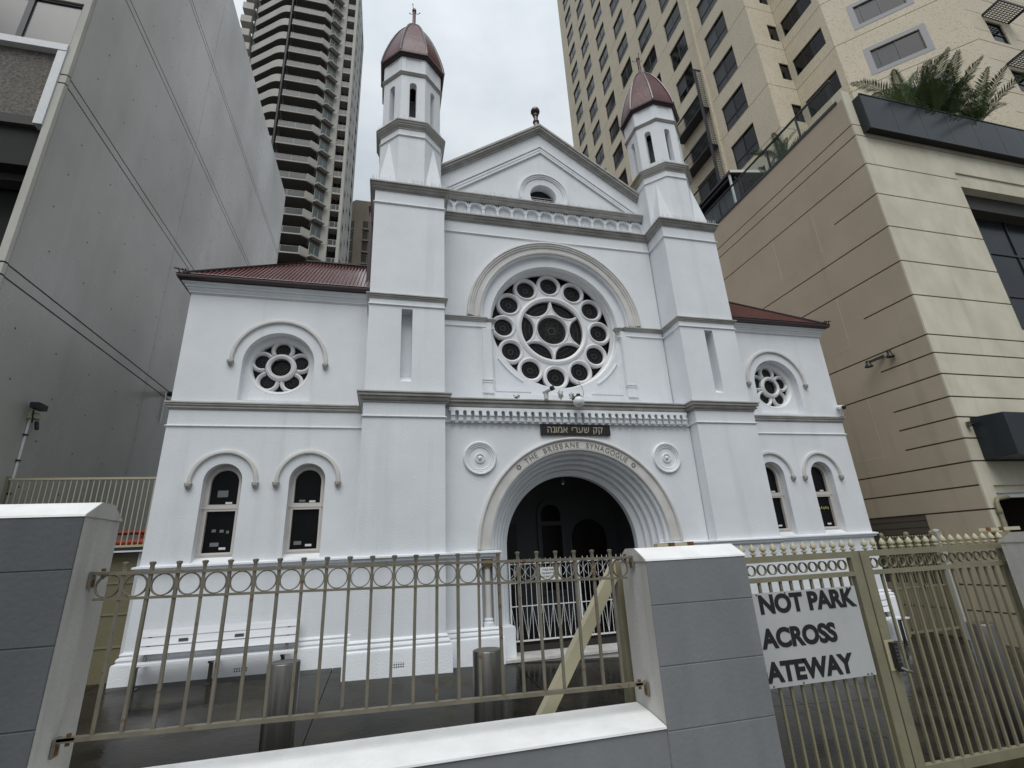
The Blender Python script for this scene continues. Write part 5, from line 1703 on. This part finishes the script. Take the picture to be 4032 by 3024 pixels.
for k in range(-3, 18):
    z0 = ZK0 + STY * k
    # near bay of the side face
    near_hole = rect(6.98, 8.87, z0 + .035, z0 + 1.955)
    if True:
        b = MB().slab(rect(5.602, 9.46, z0 + .018, z0 + STY - .018), [near_hole], 0, .16, mpA)
        obj('wall_panel', b, 'hotel_render', HB)
    hs = [rect(a, c, z0 + .035, z0 + 1.955) for a, c in COLS]
    b = MB().slab(rect(9.62, 30.0, z0 + .018, z0 + STY - .018), hs, 0, .16, mpA)
    obj('wall_panel', b, 'hotel_render', HB)
    for ci, (a, c) in enumerate([(6.98, 8.87)] + COLS):
        ym = (a + c) / 2
        if not in_frame((AX, ym, z0 + 1.0)):
            continue
        w = link('window', wmA, HB, (AX, ym, z0 + .035))
        r_ = rnd.random()
        if ci == 0:
            link('pane', pA[('hotel_blind', (.02, .69))], w)
            link('pane', pL['hotel_blind'], w)
            link('pane', pR['hotel_glass'], w)
        else:
            lo = 'hotel_blind' if r_ < .35 else 'hotel_glass'
            link('pane', pA[(lo, (.02, .69))], w)
            if r_ > .72:
                link('pane', pL['hotel_blind'], w)
                link('pane', pR['hotel_glass'], w)
            else:
                link('pane', pA[('hotel_glass', (.71, 1.9))], w)
    # return face, inner face, diagonal face, street face
    if z0 < 45:
        obj('wall_panel', MB().slab(rect(15.0, 16.89, z0 + .018, z0 + STY - .018), [rect(16.18, 16.84, z0 + .66, z0 + 1.87)], 5.47, 5.60), 'hotel_render', HB)
        w = obj('window', MB().slab(rect(16.18, 16.84, z0 + .66, z0 + 1.87), [rect(16.22, 16.80, z0 + .70, z0 + 1.83)], 5.52, 5.58), 'hotel_frame', HB)
        obj('pane', MB().box(16.2, 16.82, 5.55, 5.558, z0 + .68, z0 + 1.85), 'hotel_glass', w)
        mpC = lambda u, v, d: (16.90 + d, u, v)
        obj('wall_panel', MB().slab(rect(3.0, 5.465, z0 + .018, z0 + STY - .018), [rect(3.32, 5.24, z0 + .70, z0 + 1.88)], 0, .14, mpC), 'hotel_render', HB)
        w = obj('window', MB().slab(rect(3.32, 5.24, z0 + .70, z0 + 1.88), [rect(3.36, 3.94, z0 + .74, z0 + 1.84), rect(3.97, 4.58, z0 + .74, z0 + 1.84), rect(4.61, 5.20, z0 + .74, z0 + 1.84)], .06, .12, mpC), 'hotel_frame', HB)
        obj('pane', MB().box(16.98, 16.988, 3.34, 5.22, z0 + .72, z0 + 1.86), 'hotel_glass', w)
        q2 = sqrt(.5)
        mpD = lambda u, v, d: (16.893 + u * q2 + d * q2, 3.0 - u * q2 + d * q2, v)
        obj('wall_panel', MB().slab(rect(0.002, 4.72, z0 + .018, z0 + STY - .018), [rect(1.18, 3.08, z0 + .66, z0 + 1.87)], 0, .12, mpD), 'hotel_render', HB)
        obj('window_surround', MB().slab(rect(.94, 3.32, z0 + .42, z0 + 2.10), [rect(1.17, 3.09, z0 + .65, z0 + 1.88)], -.012, .004, mpD), 'window_surround', HB)
        w = obj('window', MB().slab(rect(1.18, 3.08, z0 + .66, z0 + 1.87), [rect(1.22, 1.42, z0 + .70, z0 + 1.83), rect(1.45, 2.13, z0 + .70, z0 + 1.83), rect(2.16, 3.04, z0 + .70, z0 + 1.83)], .05, .10, mpD), 'hotel_frame', HB)
        obj('pane', MB().slab(rect(1.2, 2.14, z0 + .68, z0 + 1.85), [], .07, .078, mpD), 'hotel_blind', w)
        obj('pane', MB().slab(rect(2.15, 3.06, z0 + .68, z0 + 1.85), [], .07, .078, mpD), 'hotel_glass', w)
        # street face: three courses a storey, window with a grid sunshade
        zs_ = [z0 + .018, z0 + .72, z0 + 1.90, z0 + STY]
        for a, c in zip(zs_, zs_[1:]):
            obj('wall_panel', MB().box(20.235, 21.27, -.33, -.17, a, c - .03), 'hotel_render', HB)
            obj('wall_panel', MB().box(22.82, 48, -.33, -.17, a, c - .03), 'hotel_render', HB)
        obj('wall_panel', MB().box(21.27, 22.82, -.33, -.17, z0 + 1.50, z0 + STY - .03), 'hotel_render', HB)
        obj('wall_panel', MB().box(21.27, 22.82, -.33, -.17, z0 + .018, z0 + .20), 'hotel_render', HB)
        obj('window_reveal', MB().box(22.30, 22.82, -.33, .1, z0 + .20, z0 + 1.50), 'hotel_render', HB)
        w = obj('window', MB().slab(rect(21.27, 22.30, z0 + .20, z0 + 1.50), [rect(21.32, 22.25, z0 + .25, z0 + .75), rect(21.32, 22.25, z0 + .79, z0 + 1.45)], -.28, -.22), 'hotel_frame', HB)
        obj('pane', MB().box(21.3, 22.28, -.25, -.242, z0 + .22, z0 + 1.48), 'hotel_glass', w)
        sh = MB()
        ya, yb_ = -.34, -1.0
        for i in range(10):
            yy = ya + (yb_ - ya) * i / 9
            sh.box(21.25, 22.85, yy - .012, yy + .012, z0 + 1.72, z0 + 1.75)
        for i in range(9):
            x = 21.25 + 1.6 * i / 8
            sh.box(x - .012, x + .012, yb_, ya, z0 + 1.755, z0 + 1.78)
        ss = obj('sunshade', sh, 'hotel_frame', HB)
        obj('sunshade_frame', MB().box(21.2, 22.9, yb_ - .05, yb_ - .013, z0 + 1.68, z0 + 1.80).box(21.2, 21.237, yb_, ya, z0 + 1.68, z0 + 1.80).box(22.863, 22.9, yb_, ya, z0 + 1.68, z0 + 1.80), 'hotel_frame', ss)
obj('pilaster', MB().box(14.86, 15.16, 9.463, 9.617, 15, 82), 'hotel_render', HB)
# dark steel screens on the lower floors of the second bay
for y in (9.62,):
    obj('screen_post', MB().box(14.34, 14.46, y - .0, y + .12, 16.8, 31.5), 'dark_metal', HB)
    obj('screen_post', MB().box(14.46, 14.86, y, y + .06, 31.38, 31.5), 'dark_metal', HB)
for k in range(-2, 2):
    z0 = ZK0 + STY * k
    g = MB()
    for i in range(16):
        zz = z0 + .1 + .185 * i
        g.box(14.46, 14.99, 9.655, 9.67, zz, zz + .018)
    for i in range(4):
        xx = 14.55 + .13 * i
        g.box(xx, xx + .012, 9.672, 9.684, z0, z0 + STY - .1)
    obj('screen_mesh', g, 'dark_metal', HB)
    g = MB().box(14.34, 14.99, 9.64, 12.65, z0 - .12, z0 - .06).box(14.34, 14.42, 9.64, 12.65, z0 + .96, z0 + 1.02)
    for i in range(26):
        yy = 9.75 + .115 * i
        g.box(14.37, 14.39, yy, yy + .02, z0 - .06, z0 + .96)
    obj('screen_balcony', g, 'dark_metal', HB)

# ================================================================== residential tower with balconies
RT = thing('apartment_tower', 'grey concrete apartment tower with stacked balconies behind the concrete building', 'building', (-18, 58, -1.6))
def smooth_path():
    pts = [(-21.62, 50.15), (-22.2, 50.2), (-22.75, 50.42), (-23.25, 50.72), (-23.7, 51.05)]
    for i in range(1, 5):
        pts.append((-23.7 - .819 * 1.15 * i, 51.05 + .574 * 1.15 * i))
    return pts
LP = smooth_path()
obj('core', MB().slab([(-12.9, 53.4), (-14.4, 53.3), (-16.6, 52.4), (-21.5, 52.3), (-26.5, 55.0), (-29.0, 57.2), (-28, 66), (-11.9, 66)], [], -1.6, 100, lambda u, v, d: (u, v, d)), 'tower_dark', RT)
# meshes shared by all storeys (z measured from the slab edge)
slab_me = MB().slab([(-21.10, 50.0), (-16.42, 50.0), (-15.45, 50.82), (-16.0, 52.6), (-21.2, 52.6)], [], -.17, 0, lambda u, v, d: (u, v, d)).mesh('balcony_slab', 'tower_concrete')
sof_me = MB().slab([(-21.0, 50.12), (-16.5, 50.12), (-15.7, 50.86), (-16.1, 52.5), (-21.1, 52.5)], [], -.19, -.172, lambda u, v, d: (u, v, d)).mesh('soffit', 'tower_soffit_shade')  # separate dark sheet: under-slab shade painted on the soffit
bal_me = MB().slab(rect(-21.05, -18.75, .0, 1.0), [rect(-21.0, -18.78, .03, .95)], 50.03, 50.09).slab(rect(-18.75, -16.47, .0, 1.0), [rect(-18.72, -16.52, .03, .95)], 50.03, 50.09).mesh('balustrade_frame', 'tower_frame')
gls_me = MB().box(-21.0, -18.78, 50.055, 50.065, .05, .95).box(-18.72, -16.5, 50.055, 50.065, .05, .95).mesh('balustrade_glass', 'tower_rail_glass')
wing_me = MB().slab([(-16.42, 50.0), (-15.42, 50.80), (-15.50, 50.92), (-16.50, 50.10)], [], -.05, 1.12, lambda u, v, d: (u, v, d)).mesh('parapet_panel', 'tower_concrete')
par_me = MB().sweep(LP[::-1], [(-.2, -.42), (0, -.42), (0, 1.02), (-.2, 1.02), (-.2, -.42)], False, True).mesh('parapet', 'tower_concrete', 30)
psl_me = MB().slab([(p[0], p[1] + .04) for p in LP] + [(-27.0, 56.0), (-21.4, 53.0)], [], -.44, -.25, lambda u, v, d: (u, v, d)).mesh('soffit', 'tower_soffit_shade')  # parapet soffit, coloured dark with painted shade as well
led_me = MB().slab([(-15.50, 50.78), (-14.95, 50.45), (-13.75, 51.55), (-14.27, 52.02)], [], .05, .25, lambda u, v, d: (u, v, d)).mesh('window_ledge', 'tower_concrete')
D50 = (.743, .669)
mpW = lambda u, v, d: (-15.42 + u * D50[0] - d * D50[1] * -1, 50.92 + u * D50[1] - d * D50[0] * 1 + 0, v)
mpW = lambda u, v, d: (-15.42 + u * D50[0] - d * D50[1], 50.92 + u * D50[1] + d * D50[0], v)
wfr_me = MB().slab(rect(0, 1.62, .25, 2.35), [rect(.06, .77, .85, 2.27), rect(.84, 1.55, .85, 2.27), rect(.06, 1.55, .32, .78)], 0, .08, mpW).mesh('window', 'tower_concrete')
wgl_me = MB().slab(rect(.03, 1.59, .28, 2.3), [], .04, .05, mpW).mesh('pane', 'tower_glass')
hd_me = MB().slab(rect(-.1, 1.75, 2.35, 2.98), [], .02, .3, mpW).mesh('window_head', 'tower_soffit_shade')
wal_me = MB().box(-14.27, -13.42, 52.0, 52.4, .02, 2.96).mesh('wall_panel', 'tower_concrete')
sb_me = MB().box(-13.30, -12.12, 52.0, 53.3, -.22, 0).mesh('balcony_slab', 'tower_concrete')
sg_me = MB().slab(rect(-13.28, -12.14, 0, .95), [rect(-13.22, -12.62, .07, .89), rect(-12.56, -12.20, .07, .89)], 52.03, 52.08).mesh('balustrade_frame', 'tower_concrete')
sg2_me = MB().box(-13.25, -12.17, 52.05, 52.06, .03, .92).mesh('balustrade_glass', 'tower_rail_glass')
sd_me = MB().slab(rect(52.0, 65.5, .015, 2.965), [rect(53.2, 54.6, .5, 1.9), rect(57.2, 58.2, .9, 1.9), rect(61.2, 63.4, .3, 2.2)], 0, .25, lambda u, v, d: (-11.70 - d, u, v)).mesh('wall_panel', 'tower_concrete')
box_me = MB().box(-29.6, -28.0, 53.2, 55.2, -.35, 1.05).mesh('balcony_box', 'tower_concrete')
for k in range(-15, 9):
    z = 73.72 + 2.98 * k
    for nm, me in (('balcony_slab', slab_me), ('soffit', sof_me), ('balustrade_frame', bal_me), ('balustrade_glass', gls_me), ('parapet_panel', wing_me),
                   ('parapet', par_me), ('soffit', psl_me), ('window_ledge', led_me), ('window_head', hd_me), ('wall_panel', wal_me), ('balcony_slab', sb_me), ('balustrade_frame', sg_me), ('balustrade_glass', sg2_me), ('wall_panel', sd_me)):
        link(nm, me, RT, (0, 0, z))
    w = link('window', wfr_me, RT, (0, 0, z))
    link('pane', wgl_me, w)
    if k >= -1:
        link('balcony_box', box_me, RT, (.35 * max(0, 3 - k) if k < 3 else 0, 0, z))
obj('drain_pipe', MB().tube([(-21.35, 50.0, 20), (-21.35, 50.0, 100)], .16, 10), 'tower_dark', RT, 40)
obj('drain_pipe', MB().tube([(-13.36, 51.95, 20), (-13.36, 51.95, 100)], .06, 8), 'tower_concrete', RT, 40)
obj('pier', MB().box(-12.12, -11.72, 51.95, 52.5, -1.6, 100), 'tower_concrete', RT)
obj('pier', MB().box(-11.98, -11.75, 65.4, 66, -1.6, 100), 'tower_concrete', RT)
obj('wall_low', MB().box(-21.2, -13.4, 52.55, 53.4, -1.6, 30), 'tower_concrete', RT)

# ================================================================== small beige block far behind
BB = thing('background_block', 'distant beige office block between apartment tower and left turret', 'building', (-9, 80, -1.6))
obj('wall', MB().slab([(-13.6, 76.4), (-12.0, 75.0), (-6.0, 75.0), (-6.0, 84), (-13.6, 84)], [], -1.6, 70.6, lambda u, v, d: (u, v, d)), 'back_concrete', BB)
obj('pier', MB().box(-12.05, -10.4, 74.75, 75.05, -1.6, 70.3), 'back_concrete', BB)
for k in range(16):
    z = 65.7 - 2.62 * k
    w = obj('window', MB().box(-10.38, -6.5, 74.9, 75.1, z - 1.75, z), 'tower_dark', BB)
    for x in (-9.4, -8.4, -7.4):
        obj('mullion', MB().box(x, x + .12, 74.86, 74.95, z - 1.75, z), 'back_concrete', w)
    obj('sill', MB().box(-10.39, -6.4, 74.6, 75.0, z - 2.15, z - 1.80), 'back_concrete', w)
    mpQ = lambda u, v, d: (-13.6 + u * .753 - d * .658, 76.4 - u * .658 - d * .753, v)
    w = obj('window', MB().slab(rect(.1, 2.0, z - 1.75, z), [], -.02, .06, mpQ), 'tower_dark', BB)
    obj('sill', MB().slab(rect(.05, 2.05, z - 2.15, z - 1.8), [], -.05, .16, mpQ), 'back_concrete', w)

# ================================================================== terrace planting
def frond_mesh(L, droop, n, lw, seed, mat):
    r_ = random.Random(seed)
    b = MB()
    pts = []
    for i in range(n + 1):
        t = i / n
        a = radians(78) - droop * t ** 1.5
        pts.append((t, a))
    P = [Vector((0, 0, 0))]
    for t, a in pts[1:]:
        P.append(P[-1] + Vector((cos(a), 0, sin(a))) * (L / n))
    b.tube(P, .016, 4, .004)
    for i in range(3, n + 1):
        t = i / n
        d = (P[i] - P[i - 1]).normalized()
        up = Vector((-d.z, 0, d.x))
        ll = lw * (sin(pi * min(1, t * .85 + .12)) ** .7) * r_.uniform(.85, 1.1)
        for s in (-1, 1):
            for h in (0, .5):
                base = P[i] - d * (L / n) * h
                out = (Vector((0, s, 0)) * .80 + d * .55 + up * r_.uniform(-.05, .35)).normalized()
                tip = base + out * ll + Vector((0, 0, -.14 * ll))
                mid = base + out * ll * .5 + up * .02
                w = d * .018
                b.add([base - w * .5, base + w * .5, mid + w, tip, mid - w], [(0, 1, 2, 4), (4, 2, 3)])
    return b.mesh('frond', mat)
FM = [frond_mesh(2.1, .75, 26, .42, 1, 'palm_leaf'), frond_mesh(1.8, .45, 24, .40, 2, 'palm_leaf'), frond_mesh(1.9, 1.05, 26, .42, 3, 'palm_leaf_pale'), frond_mesh(1.5, .7, 22, .36, 4, 'palm_leaf')]
def palm(x, y, z, n, s, seed, label, tilt=.55, big=1.0):
    r_ = random.Random(seed)
    t = thing('palm', label, 'palm', (x, y, z), 'palms on the podium terrace')
    obj('stem', MB().tube([(x, y, z), (x + .03, y, z + .35 * s), (x, y, z + .5 * s)], .06 * s, 8, .035 * s), 'palm_stem', t, 40)
    for i in range(n):
        o = link('frond', FM[r_.randrange(4)], t, (x, y, z + .32 * s))
        o.rotation_euler = (r_.uniform(-.15, .15), r_.uniform(-.1, tilt), 2 * pi * i / n * 1.618 * 2 + r_.uniform(-.4, .4))
        o.scale = (s * r_.uniform(.8, 1.1),) * 3
    return t
ZPL = 16.35
palm(13.75, -.48, ZPL, 8, 1.1, 21, 'palm with tall upright fronds at the left of the terrace planter', .3)
palm(15.0, -.46, ZPL, 22, .95, 22, 'dense palm in the middle of the terrace planter', .45)
palm(15.9, -.46, ZPL, 20, 1.0, 23, 'second dense palm right of the planter middle', .45)
palm(17.3, -.48, ZPL, 13, 1.2, 24, 'palm with long fronds at the right of the terrace planter', .75)
palm(11.5, 2.9, ZT + .05, 12, .72, 25, 'small palm behind the glass balustrade', .7)
palm(11.6, 3.9, ZT + .05, 9, .5, 26, 'low palm behind the glass balustrade nearer the awning', .9)
def shrub(x, y, z, rx, ry, rz, n, seed, label):
    r_ = random.Random(seed)
    t = thing('shrub', label, 'shrub', (x, y, z), 'shrubs in the terrace planter')
    b = MB()
    for i in range(n):
        a, e, q = r_.uniform(0, 2 * pi), r_.uniform(0, pi / 2), r_.uniform(.4, 1) ** .5
        p = Vector((x + rx * q * cos(a) * cos(e), y + ry * q * sin(a) * cos(e), z + rz * q * sin(e)))
        d = Vector((r_.gauss(0, 1), r_.gauss(0, 1), r_.gauss(.3, 1))).normalized()
        s_ = d.cross(Vector((r_.gauss(0, 1), r_.gauss(0, 1), r_.gauss(0, 1)))).normalized()
        l_ = r_.uniform(.06, .12)
        b.add([p, p + d * l_ * .5 + s_ * l_ * .28, p + d * l_, p + d * l_ * .5 - s_ * l_ * .28], [(0, 1, 2, 3)])
    obj('foliage', b, 'shrub_leaf', t)
    st = MB()
    for i in range(6):
        a = 2 * pi * i / 6
        st.tube([(x, y, z - .1), (x + rx * .5 * cos(a), y + ry * .5 * sin(a), z + rz * .6)], .012, 5, .005)
    obj('stem', st, 'palm_stem', t)
for i, (x, lb_) in enumerate(((14.7, 'bushy green shrub at the left among the planter palms'), (15.8, 'bushy green shrub below the middle planter palms'), (16.9, 'bushy green shrub left of the rightmost planter palm'))):
    shrub(x, -.46, 16.4, .55, .2, .75, 420, 40 + i, lb_)
